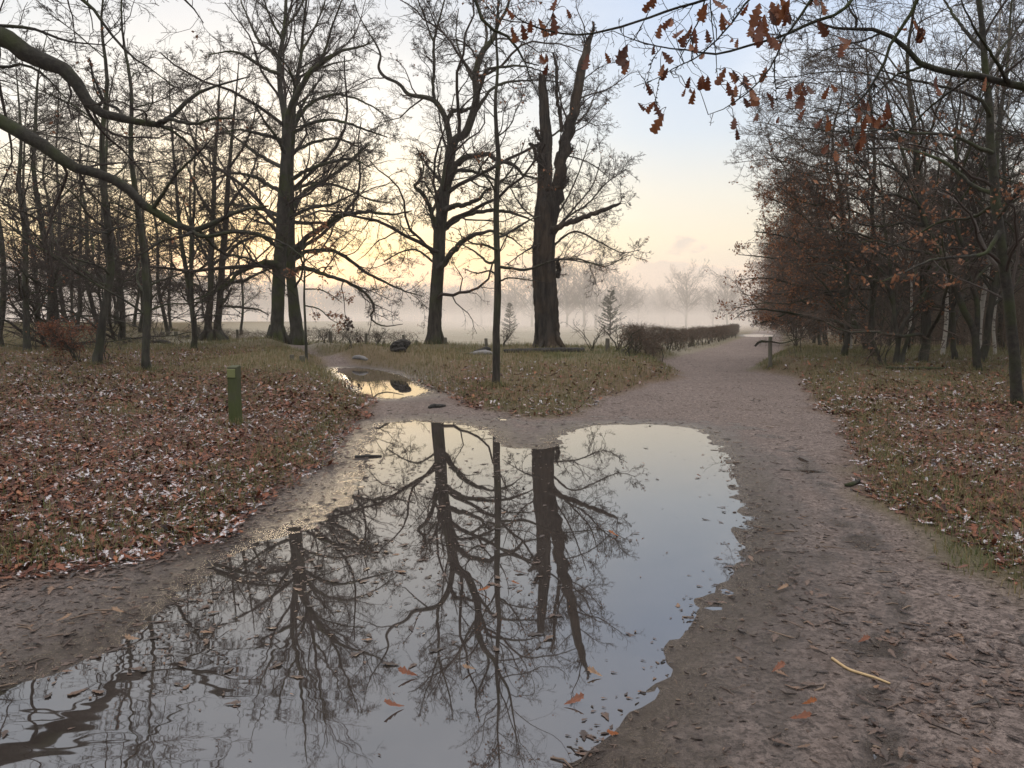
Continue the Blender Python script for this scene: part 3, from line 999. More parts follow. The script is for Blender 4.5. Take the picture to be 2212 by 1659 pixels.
def beeches():
    D = 34.0
    b1 = foot(598, 733, D)
    t = drop(px_line([(597, 734, 22), (598, 718, 18.5), (599, 690, 17), (601, 640, 16.5), (605, 555, 16), (611, 470, 16), (615, 393, 14.5), (618, 324, 12.5), (618, 262, 11), (611, 225, 8), (606, 199, 7), (603, 134, 6), (608, 100, 5.5),
                      (614, 69, 5), (617, 20, 4.2), (619, -50, 3.2), (622, -130, 2), (624, -200, 1)], D), 0, 0)
    lim1 = [px_line(l, D) for l in (
        [(619, 265, 8, -.3), (628, 232, 8, -.6), (643, 203, 7.5, -.9), (665, 163, 6.5, -1.3), (698, 134, 5.5, -1.8), (735, 111, 4, -2.2), (770, 103, 2.8, -2.6), (803, 92, 1.6, -3)],
        [(690, 138, 4, -1.8), (705, 100, 3.4, -2), (716, 60, 2.6, -2.2), (735, 10, 1.8, -2.6), (750, -40, 1, -2.8)],
        [(612, 306, 6, -.3), (590, 296, 5, -.6), (563, 289, 4.4, -1), (540, 285, 3.6, -1.4), (517, 280, 2.6, -1.8), (470, 290, 1.4, -2.2)],
        [(612, 362, 6, .3), (590, 352, 5, .8), (549, 329, 4, 1.4), (521, 306, 3, 2), (480, 280, 1.5, 2.6)],
        [(608, 540, 7, -.6), (580, 518, 5.5, -1.4), (554, 505, 4.5, -2), (508, 498, 3.2, -2.8), (450, 505, 1.6, -3.6)],
        [(603, 575, 8, -.6), (575, 565, 6.5, -1.2), (521, 587, 5, -2.2), (490, 612, 4.2, -2.8), (440, 640, 2.4, -3.6), (400, 650, 1.2, -4)],
        [(605, 130, 5, .2), (585, 108, 4.2, .6), (563, 93, 3.6, .9), (545, 60, 3, 1.2), (535, 37, 2.4, 1.5), (520, 0, 1.8, 1.8), (505, -50, 1, 2)],
        [(604, 160, 5, -.2), (580, 152, 4.4, -.5), (549, 133, 3.8, -.9), (520, 116, 3, -1.3), (494, 111, 2.4, -1.7), (450, 118, 1.3, -2)],
        [(612, 415, 6, .6), (580, 400, 5, 1.8), (545, 380, 4, 2.8), (500, 375, 2.6, 3.8), (450, 390, 1.4, 4.6)],
        [(607, 470, 6, .5), (575, 455, 5, 1.5), (530, 445, 4, 2.4), (480, 440, 2.5, 3), (430, 450, 1.3, 3.6)],
        [(614, 330, 5, -.6), (600, 300, 4, -2), (570, 260, 3, -3.4), (545, 215, 1.6, -4.4)],
        [(615, 60, 3.6, .3), (640, 30, 3, .8), (660, -10, 2.2, 1.2), (675, -60, 1.2, 1.6)],
        [(612, 90, 3.6, -.3), (590, 50, 3, -.8), (570, 0, 2, -1.2), (560, -60, 1, -1.6)],
        [(618, 290, 5, .8), (640, 250, 4, 2.4), (670, 200, 3, 3.8), (700, 160, 1.6, 4.8)])]
    r1 = plant('beech_tree', b1, [t], lim1, (M_BEECH, M_TWIG), 'tall beech with mossy grey trunk, left of the touching pair', group='pair of tall beeches', lv=(20, 10, 6, 4), llen=(.40, .40, .45, .5), ups=(.10, .06, .05, .04), angs=(48, 45, 42, 40),
               wigs=(.22, .24, .25, .2), leaf=(260, .07, M_RUST, None), sides=16, keep=(0,), rmin=.0042)
    flare(r1, b1, .33, M_BEECH, 9, .5)
    D = 35.4
    b2 = foot(642, 727, D)
    t = drop(px_line([(643, 728, 21), (641, 712, 17.5), (636, 670, 15), (632, 630, 13.5), (628, 590, 12.5), (627, 509, 12), (626, 430, 12), (626, 360, 10), (631, 300, 8), (634, 232, 6.5), (640, 180, 5.5), (650, 120, 4.4), (655, 60, 3.4),
                      (662, 0, 2.6), (668, -80, 1.6), (672, -150, .9)], D), 0, 0)
    lim2 = [px_line(l, D) for l in (
        [(632, 545, 9, -.4), (645, 530, 8, -.6), (665, 511, 7, -.9), (693, 495, 6.5, -1.3), (735, 468, 6, -1.8), (790, 458, 4.5, -2.4), (846, 463, 3, -3), (890, 455, 1.4, -3.4)],
        [(634, 560, 7, .2), (660, 545, 6, .6), (716, 541, 5, 1.2), (753, 560, 4.5, 1.6), (790, 588, 4, 2), (837, 612, 3, 2.4), (878, 630, 2, 2.8), (915, 640, .9, 3)],
        [(634, 585, 7, -.8), (660, 578, 6, -1.2), (702, 593, 5, -1.8), (753, 611, 4.2, -2.4), (790, 634, 3.6, -2.8), (809, 662, 3.2, -3), (800, 686, 2.6, -3.1), (827, 704, 1.8, -3.3), (870, 700, .9, -3.6)],
        [(632, 448, 6, .4), (650, 425, 5.5, .8), (665, 407, 5, 1.1), (712, 384, 4.5, 1.8), (758, 347, 4, 2.4), (780, 325, 2.8, 2.8), (800, 312, 1.4, 3)],
        [(632, 385, 5.5, -.5), (665, 368, 5, -1), (707, 352, 4.5, -1.6), (740, 345, 4, -2), (762, 343, 3, -2.3), (800, 362, 1.4, -2.7)],
        [(636, 275, 5, .3), (652, 243, 4.6, .6), (679, 219, 4, 1), (705, 209, 3.6, 1.4), (735, 204, 3, 1.8), (790, 222, 2.2, 2.4), (846, 259, 1.2, 3)],
        [(636, 285, 5, -.6), (665, 268, 4.4, -1.1), (707, 259, 4, -1.7), (745, 264, 3.4, -2.2), (781, 278, 2.8, -2.7), (836, 296, 1.4, -3.3)],
        [(630, 410, 5, 1), (680, 395, 4, 2.4), (740, 405, 3, 3.6), (800, 432, 2, 4.6), (850, 440, 1, 5.2)],
        [(628, 470, 5, -1), (670, 450, 4, -2.6), (720, 440, 3, -3.8), (770, 415, 1.6, -4.6)],
        [(636, 200, 4, .6), (670, 160, 3.2, 1.8), (710, 140, 2.4, 2.8), (760, 130, 1.2, 3.8)],
        [(632, 330, 5, .8), (670, 310, 4, 2), (730, 300, 3, 3), (800, 330, 1.5, 4)],
        [(652, 110, 3.5, .3), (680, 60, 2.6, 1), (700, 10, 1.8, 1.6), (715, -50, 1, 2)],
        [(640, 195, 4, -.6), (625, 150, 3, -2), (600, 120, 2, -3), (580, 90, 1, -3.8)])]
    r2 = plant('beech_tree', b2, [t], lim2, (M_BEECH, M_TWIG), 'tall beech with long drooping right limbs, right of the touching pair', group='pair of tall beeches', lv=(20, 10, 6, 4), llen=(.40, .40, .45, .5), ups=(.10, .06, .05, .04), angs=(48, 45, 42, 40),
               wigs=(.22, .24, .25, .2), leaf=(320, .07, M_RUST, None), sides=16, keep=(0,), rmin=.0042)
    flare(r2, b2, .34, M_BEECH, 9, .5)


def young_oak():
    D = float(G(1072, 834)[1])
    base = foot(1072, 834, D)
    t = drop(px_line([(1071, 836, 9.5), (1072, 800, 8), (1072, 720, 7.5), (1075, 640, 7.2), (1074, 560, 6.5), (1072, 480, 6.2), (1073, 400, 5.6), (1077, 345, 5), (1073, 290, 4.2), (1070, 220, 3.4), (1075, 150, 2.8), (1072, 80, 2.2), (1076, 0, 1.6), (1074, -70, 1)], D, 1.05), 0, 0)
    lim = [px_line(l, D) for l in (
        [(1075, 578, 4.5), (1095, 578, 4, -.1), (1125, 583, 3.6, -.2), (1155, 578, 3.2, -.3), (1185, 566, 2.8, -.4), (1220, 560, 2.2, -.5), (1260, 566, 1.6, -.6), (1310, 570, 1.1, -.7), (1370, 548, .6, -.8)],
        [(1074, 565, 4, .1), (1055, 568, 3.4, .3), (1040, 555, 2.8, .5), (1020, 540, 2.2, .7), (990, 525, 1.4, .9), (950, 515, .7, 1)],
        [(1074, 540, 3.6, -.1), (1050, 530, 3, -.3), (1020, 525, 2.2, -.5), (990, 505, 1.2, -.7)],
        [(1074, 515, 3.6), (1095, 505, 3.2, .2), (1120, 490, 2.8, .4), (1145, 475, 2, .6), (1170, 465, 1.1, .8)],
        [(1073, 420, 3), (1060, 395, 2.6, -.2), (1045, 375, 2, -.4), (1025, 330, 1.4, -.6), (1018, 285, .7, -.8)],
        [(1074, 400, 3), (1095, 380, 2.6, .3), (1120, 340, 1.8, .5), (1135, 300, .9, .7)],
        [(1074, 600, 3), (1060, 585, 2.4, .2), (1030, 590, 1.8, .4), (1000, 580, .9, .6)],
        [(1074, 610, 2.6), (1100, 600, 2, -.2), (1140, 605, 1.5, -.4), (1190, 612, .7, -.5)])]
    plant('young_oak', base, [t], lim, (M_OAK, M_TWIG), 'young oak with slim dark trunk in front of the broken oak', lv=(11, 6, 3), llen=(.34, .40, .45), ups=(.05, .05, .03), flat=.3,
          limbs_auto=dict(per=26, length=2.6, ang=60, k=8, wig=.18, up=.06, t0=.40, t1=.98, rr=.5, slim=.008, flat=.4), leaf=(260, .075, M_RUST, None), sides=10, rmin=.0022)


def limb_tree():
    """big oak standing out of the frame to the left; its mossy limbs reach across"""
    D = 15.0
    bx, by = -14.2, 14.5
    base = (bx, by, zt(bx, by))
    t = [(bx, by, base[2] - .15, .62), (bx + .02, by, base[2] + .6, .48), (bx + .1, by, base[2] + 2.4, .44), (bx + .05, by - .1, 5.0, .40), (bx - .1, by, 7.5, .33), (bx + .2, by + .1, 10, .24), (bx + .1, by, 13, .13), (bx + .3, by, 15.5, .04)]
    A = lambda l, s: [s] + px_line(l, D)
    lim = [A([(-200, -5, 30), (0, 82, 26), (60, 118, 23), (128, 145, 19), (165, 182, 17), (182, 215, 15), (200, 234, 13), (240, 247, 11.5), (270, 261, 10), (305, 264, 8), (345, 268, 7, .1), (385, 240, 6, .3), (420, 205, 4.6, .5), (470, 185, 3, .7), (540, 165, 1.5, 1)], (bx, by, 7.4, .36)),
           A([(-200, 160, 22), (0, 266, 18), (70, 300, 16.5), (135, 347, 14.5), (185, 370, 13), (245, 385, 12), (285, 415, 11.5), (322, 447, 11), (370, 480, 9.5), (415, 497, 8.5), (450, 488, 7, .1), (510, 458, 5, .3), (580, 445, 2.4, .6)], (bx, by, 5.2, .32)),
           px_line([(205, 234, 5), (222, 215, 4), (212, 190, 3.4), (200, 160, 2.6), (195, 130, 1.6)], D),
           px_line([(265, 258, 5), (255, 235, 4, .2), (225, 222, 3, .4), (205, 190, 2.2, .6), (195, 140, 1.2, .8)], D),
           px_line([(340, 268, 6), (365, 258, 5, -.2), (420, 268, 4, -.5), (470, 255, 3, -.8), (530, 260, 1.5, -1)], D),
           px_line([(345, 270, 4.6), (385, 292, 3.6, .2), (420, 325, 2.6, .4), (450, 370, 1.5, .6)], D),
           px_line([(330, 452, 5.5), (350, 420, 4.4, -.3), (385, 372, 3.4, -.6), (430, 330, 2.4, -.9), (465, 290, 1.4, -1.1)], D),
           px_line([(410, 497, 6), (440, 512, 5, -.2), (500, 502, 4.4, -.5), (560, 507, 3.4, -.8), (620, 530, 2.2, -1.1), (690, 585, 1.2, -1.4)], D),
           px_line([(420, 500, 5), (390, 512, 4.2, -.3), (350, 520, 3.6, -.5), (310, 546, 2.6, -.7), (260, 560, 1.4, -.9)], D),
           px_line([(430, 497, 4.6), (480, 545, 3.6, .4), (540, 560, 2.6, .8), (600, 600, 1.6, 1.2), (640, 640, .8, 1.5)], D),
           A([(-120, -90, 8), (60, -60, 6), (181, 0, 4.6), (208, 27, 4), (242, 77, 3.4), (285, 121, 2.6), (322, 146, 1.8), (380, 190, .9)], (bx, by, 8.8, .26)),
           A([(-150, 20, 6), (0, 55, 4.6), (70, 62, 3.6), (144, 88, 2.6), (230, 98, 1.4)], (bx, by, 7.0, .3)),
           A([(-150, 120, 5), (0, 145, 4), (40, 138, 3.4), (90, 158, 2.8), (130, 200, 1.6), (160, 230, .9)], (bx, by, 6.6, .3)),
           A([(-160, -200, 12), (60, -160, 9), (200, -120, 6), (330, -60, 4), (420, 20, 2), (440, 50, 1)], (bx, by, 10, .26)),
           [(bx, by, 6, .3), (bx - 2, by - 2, 7.5, .2), (bx - 4.5, by - 4, 8.5, .1), (bx - 6, by - 5, 9.2, .03)],
           [(bx, by, 5.5, .3), (bx - 1.5, by + 2, 7, .2), (bx - 4, by + 4, 8.2, .1), (bx - 5, by + 6, 9, .03)],
           [(bx, by, 8, .3), (bx + .8, by - 2, 9.5, .18), (bx + 1.5, by - 4, 10.5, .08), (bx + 1.8, by - 5.5, 11, .03)],
           [(bx, by, 9, .22), (bx + 2.5, by - .6, 10.6, .14), (bx + 5.5, by - 1.2, 11.6, .08), (bx + 7.5, by - 1.5, 12, .03)]]
    root = plant('oak_tree', base, [t], lim, (M_LIMB, M_TWIG), 'big oak rooted beyond the left edge, its two thick mossy limbs hanging into view', lv=(13, 8, 5), llen=(.30, .40, .42), ups=(.06, .05, .03), wigs=(.28, .28, .28),
                 leaf=(160, .085, M_RUST, None), sides=16, rmin=.0028)
    flare(root, base, .50, M_LIMB)


dead_oak()
forked_oak()
beeches()
young_oak()
limb_tree()


# ------------------------------------------------------------------ trees of the left wood
def wood_proto(name, seed, H, r, lean=0.0, fork=False, leaf=0, lv=(9, 7, 5), low=.21):
    """a slim woodland tree in its own coordinates, foot at the origin"""
    global rng
    rng = np.random.default_rng(seed)
    zs = np.array([-.15, 0, .04, .12, .25, .4, .55, .7, .85, 1.0]) * H
    wob = np.cumsum(rng.normal(scale=.012 * H, size=(10, 2)), 0) * np.linspace(.2, 1, 10)[:, None]
    rad = r * np.array([1.5, 1.35, 1.08, .98, .9, .78, .64, .46, .28, .08])
    t = [(wob[i, 0] + lean * max(0, zs[i] / H) ** 1.4 * H, wob[i, 1], zs[i], rad[i]) for i in range(10)]
    lines = [t]
    if fork:
        j = 3
        f = [(t[j][0], t[j][1], t[j][2], t[j][3] * .8)]
        dx = rng.choice([-1, 1]) * .10
        for i in range(j + 1, 10):
            f.append((t[i][0] + dx * (zs[i] - zs[j]), t[i][1] + rng.normal(scale=.15), t[i][2] * .93, t[i][3] * .8))
        lines.append(f)
    return plant(name, (0, 0, 0), lines, [], (M_WOOD, M_TWIG), '', lv=lv, llen=(.46, .44, .45), ups=(.05, .05, .04), wigs=(.20, .22, .25), sides=9, rmin=.0036, flat=.25,
                 limbs_auto=dict(per=30, length=1 + H * .36, ang=62, k=9, wig=.15, up=.10, t0=low, t1=.98, rr=.42, slim=.010, flat=.2, lenfall=.6, rmin=.008),
                 leaf=(leaf, .085, M_RUST, lambda p: p[:, 2] < H * .55) if leaf else None, tsub=3, lump=.06)


def put(protos, used, i, loc, s, rz, label, group, cat='tree'):
    o = protos[i] if not used[i] else clone(protos[i])
    used[i] = True
    o.location = loc
    o.scale = s
    o.rotation_euler = (0, 0, rz)
    tag(o, label, cat, group)
    return o


LP = [wood_proto('bare_tree', 101, 11, .085), wood_proto('bare_tree', 102, 11, .085, lean=.04), wood_proto('bare_tree', 103, 11, .085, fork=True),
      wood_proto('bare_tree', 104, 11, .085, leaf=260), wood_proto('bare_tree', 105, 12, .09, lean=-.03, low=.10, lv=(9, 7, 5))]
LU = [False] * 5
LEFT = [  # px, base py, radius px, variant, height m, label
    (2, 748, 7, 0, 11.5, 'dark bare tree at the left edge, at the front of the left wood'),
    (62, 760, 7, 3, 11.0, 'bare front tree of the left wood with a thin forked shrub at its foot'),
    (126, 748, 8, 4, 11.5, 'bare tree rising behind the left half of the red-leaved bush'),
    (205, 787, 9, 1, 11.0, 'stout bare tree rising from the right side of the red-leaved bush'),
    (315, 802, 8, 0, 10.0, 'nearest bare tree on the left, alone on the leafy grass behind the carved post'),
    (168, 713, 4.5, 3, 10.5, 'slim bare tree standing by the dark stump on the left rise'),
    (218, 730, 5, 1, 11.0, 'slim tree just right of the stout tree at the bush'),
    (268, 735, 6.5, 4, 12.0, 'straight bare tree at the near edge of the pale side path'),
    (287, 706, 3.6, 1, 9.5, 'thin tree between the straight path-side tree and the nearest left tree'),
    (305, 719, 3.6, 3, 9.5, 'thin leaning tree left of the nearest left tree, beyond the path'),
    (323, 736, 3.4, 0, 9.5, 'thin tree half hidden behind the nearest left tree'),
    (365, 718, 4.2, 1, 10.0, 'thin leaning tree standing among three short stumps'),
    (371, 709, 3.5, 0, 9.5, 'thin tree close behind the one among the three short stumps'),
    (416, 753, 5.5, 2, 10.5, 'forked bare tree on the near edge of the side path'),
    (424, 730, 5, 1, 10.0, 'bare tree right behind the forked one beside the side path'),
    (522, 721, 2.8, 0, 8.5, 'very thin sapling between the twin oak and the two beeches'),
    (146, 697, 10, 4, 15.0, 'right one of the three broad trunks fading in mist on the left rise'),
    (86, 695, 8, 4, 14.5, 'left one of the three broad trunks fading in mist on the left rise'),
    (110, 702, 6, 0, 12.5, 'middle one of the three broad misty trunks on the left rise'),
    (236, 700, 4, 0, 11.0, 'thin misty tree on the crest right of the dark stump'),
    (251, 701, 3.6, 3, 10.5, 'thin misty tree on the crest, close left of the straight path-side tree'),
    (260, 704, 3.2, 1, 10.0, 'thinnest misty tree touching the straight path-side tree'),
]
for k, (px, py, rp, v, H, lab) in enumerate(LEFT):
    p = G(px, py)
    D = min(p[1], 52.0)
    p = U(px, py, D)
    p[2] = zt(p[0], p[1])
    sr = np.clip((rp / FPX * D / .085) ** .85, .5, 1.5)
    put(LP, LU, v, (p[0], p[1], p[2]), (sr, sr, H / 11.0), [.3, 2.1, 4.0, 5.2, 1.1][k % 5] if v not in (2,) else .1, lab, 'bare trees of the left wood')
rng = np.random.default_rng(77)
n = 0
while n < 11:
    y = rng.uniform(44, 80)
    x = rng.uniform(-.86 * y - 8, -.44 * y - 1)
    if x > -11 - (y - 34) * .2:
        continue
    s = rng.uniform(.75, 1.2)
    put(LP, LU, int(rng.integers(0, 5)), (x, y, zt(x, y)), (s, s, s * rng.uniform(.9, 1.25)), rng.uniform(0, 6.28), 'slim bare tree deep in the misty left wood', 'trees deep in the left wood')
    n += 1


# twin-stemmed oak on the left rise
def twin_oak():
    D = 38.0
    base = foot(460, 714, D)
    t1 = drop(px_line([(450, 716, 12), (450, 700, 9.5), (453, 660, 8.5), (456, 600, 8), (455, 560, 8), (458, 500, 7), (462, 430, 6), (464, 350, 4.6), (470, 270, 3.4), (474, 190, 2), (476, 140, 1)], D), 0, 0)
    t2 = drop(px_line([(470, 716, 12), (470, 700, 9.5), (475, 650, 8.5), (478, 600, 8.5), (482, 540, 8), (488, 480, 7), (492, 400, 6), (498, 330, 4.6), (505, 250, 3.2), (512, 180, 2), (516, 130, 1)], D + .3), 0, 0)
    lim = [px_line(l, D) for l in (
        [(482, 625, 5), (500, 612, 4.5, -.4), (530, 605, 4, -.8), (560, 590, 3, -1.2), (600, 575, 1.6, -1.6)],
        [(480, 655, 4), (492, 640, 3.5, .3), (500, 622, 3, .6)],
        [(478, 661, 3.6), (520, 664, 3.2, -.6), (555, 668, 2.4, -1.2), (580, 680, 1.4, -1.6)],
        [(448, 655, 4), (435, 625, 3.6, -.4), (415, 612, 3, -.8), (390, 600, 2, -1.2)],
        [(447, 700, 3), (440, 680, 2.6, -.3), (436, 655, 2.2, -.5), (434, 640, 1.4, -.6)],
        [(456, 570, 5), (440, 545, 4, .5), (425, 510, 3, 1), (405, 470, 2, 1.5), (395, 430, 1, 2)],
        [(485, 560, 5), (510, 530, 4, .4), (540, 515, 3, .9), (575, 505, 1.6, 1.4)],
        [(486, 520, 5), (470, 480, 4, -.6), (440, 440, 3, -1.2), (420, 390, 1.6, -1.8)],
        [(490, 450, 4.5), (520, 410, 3.6, .5), (545, 370, 2.6, 1), (560, 320, 1.4, 1.5)],
        [(460, 460, 4), (430, 420, 3.2, .6), (405, 360, 2.2, 1.2), (390, 300, 1.2, 1.6)],
        [(496, 360, 3.6), (525, 320, 2.8, -.6), (545, 270, 2, -1.1), (555, 220, 1, -1.5)])]
    r = plant('twin_stemmed_oak', base, [t1, t2], lim, (M_OAK, M_TWIG), 'oak split from the ground into two equal stems on the left rise', lv=(11, 7, 5), ups=(.08, .06, .04), leaf=(300, .09, M_RUST, None), sides=12, keep=(0, 1), rmin=.0036)
    flare(r, base, .45, M_OAK, 8, .35)


rng = np.random.default_rng(31)
twin_oak()


# sapling with red leaves beside the beeches
def red_sapling():
    p = G(662, 777)
    D = p[1]
    t = drop(px_line([(662, 778, 4.2), (661, 740, 3.6), (659, 690, 3.2), (657, 640, 2.8), (658, 590, 2.2), (655, 540, 1.8), (650, 480, 1.4), (648, 430, .8)], D), 0, 0)
    lim = [px_line(l, D) for l in (
        [(659, 660, 2), (690, 668, 1.7, -.2), (715, 690, 1.2, -.4), (735, 700, .7, -.5)], [(657, 600, 2), (690, 580, 1.6, .3), (720, 575, 1, .6)], [(658, 625, 2), (690, 625, 1.6, -.3), (720, 640, 1.2, -.5), (740, 655, .7, -.6)],
        [(657, 565, 2), (690, 545, 1.5, .2), (725, 545, .9, .4)], [(657, 610, 1.8), (635, 590, 1.4, .2), (615, 585, .8, .4)], [(655, 540, 1.6), (680, 510, 1.1, -.3), (700, 495, .6, -.5)])]
    plant('oak_sapling', (p[0], p[1], zt(p[0], p[1])), [t], lim, (M_WOOD, M_TWIG), 'thin oak sapling with clinging red-brown leaves in front of the beeches', lv=(7, 4), llen=(.4, .4), leaf=(520, .10, M_RUST, None), sides=8, rmin=.003)


red_sapling()


# ------------------------------------------------------------------ wood on the right of the path
def edge_x(y):
    return 9.2 + .30 * (y - 18)


def edge_proto(seed, H, leaf, lean=-.10, r=.095, lv=(15, 9, 5)):
    """a wood-edge oak whose limbs all arch out towards the path (-x)"""
    global rng
    rng = np.random.default_rng(seed)
    zs = np.array([-.15, 0, .05, .15, .28, .42, .57, .72, .86, 1.0]) * H
    wob = np.cumsum(rng.normal(scale=.020 * H, size=(10, 2)), 0) * np.linspace(.1, 1, 10)[:, None]
    rad = r * np.array([1.5, 1.3, 1.05, .95, .85, .72, .58, .42, .25, .08])
    t = [(wob[i, 0] + lean * max(0, zs[i] / H) ** 1.3 * H, wob[i, 1], zs[i], rad[i]) for i in range(10)]
    return plant('oak_tree', (0, 0, 0), [t], [], (M_WOOD, M_BROWN), '', lv=lv, llen=(.44, .42, .45), ups=(.05, .04, .03), wigs=(.22, .24, .26), sides=9, rmin=.0036, flat=.3,
                 limbs_auto=dict(per=26, length=1 + H * .50, ang=60, k=10, wig=.16, up=.03, t0=.14, t1=.97, rr=.5, slim=.011, flat=.3, lenfall=.45, rmin=.010, bias=(-.95, 0, 0)),
                 leaf=(leaf, .10, M_RUST, lambda p: (p[:, 2] < H * .62)) if leaf else None, tsub=3, lump=.07)


EP = [edge_proto(201, 10.5, 1900), edge_proto(202, 11, 1300, -.06), edge_proto(203, 10, 2600, -.14, .10), edge_proto(204, 12, 500, -.03, .115)]
EU = [False] * 4
EDGE = [  # px, base, variant, height, rotation, label
    (1986, 782, 3, 12.0, .2, 'straight mossy tree on a small mound at the edge of the right wood'),
    (1823, 767, 0, 9.6, -.2, 'straight edge-of-wood tree standing apart, first behind the path-side post'),
    (1884, 769, 1, 10.4, .15, 'leaning wood-edge tree between the straight one standing apart and the multi-stemmed clump'),
    (1871, 757, 2, 9.4, -.1, 'wood-edge oak whose long low limb reaches out left over the path'),
    (1771, 746, 2, 8.6, -.3, 'brown-leaved oak at the left end of the near wood edge'),
    (1757, 741, 0, 8.8, .1, 'brown-leaved oak just beyond the left end of the near wood edge'),
]
for px, py, v, H, rz, lab in EDGE:
    p = G(px, py)
    h0 = (10.5, 11, 10, 12)[v]
    put(EP, EU, v, (p[0], p[1], p[2]), (H / h0,) * 3, rz, lab, 'oaks along the right wood edge')
rng = np.random.default_rng(78)
for k, y in enumerate((33, 37, 41, 45, 49.5, 54, 59, 65, 71, 78, 86, 95)):
    x = edge_x(y) + .6 + rng.uniform(-.4, .8) + (y > 50) * .6
    s = rng.uniform(.74, .86) * (1 + .15 * (y > 60))
    put(EP, EU, (0, 2, 1, 2)[k % 4], (x, y, zt(x, y)), (s, s, s), rng.uniform(-.4, .4), 'rusty-leaved oak leaning over the path from the right wood edge, farther along', 'far oaks along the right wood edge')
RP = [wood_proto('wood_tree', 301, 11.5, .085, lv=(9, 7, 4)), wood_proto('wood_tree', 302, 12, .09, lean=-.08, fork=True, lv=(9, 7, 4)), wood_proto('wood_tree', 303, 12, .095, lean=.05, leaf=300, lv=(9, 7, 4))]
RU = [False] * 3
rng = np.random.default_rng(79)
n = 0
while n < 105:
    y = rng.uniform(15.5, 84)
    x = edge_x(y) + 2.2 + rng.uniform(0, 1) ** 1.2 * 20 + (y < 20) * 1.5
    if x > y * .80 + 4:
        continue
    s = rng.uniform(.7, 1.12) * (1 - .25 * sstep(26, 40, y) * sstep(9, 2, x - edge_x(y)))
    put(RP, RU, int(rng.integers(0, 3)), (x, y, zt(x, y)), (s, s, s * rng.uniform(.85, 1.1)), rng.uniform(0, 6.28), 'thin dark tree crowded inside the right-hand wood', 'trees inside the right wood')
    n += 1


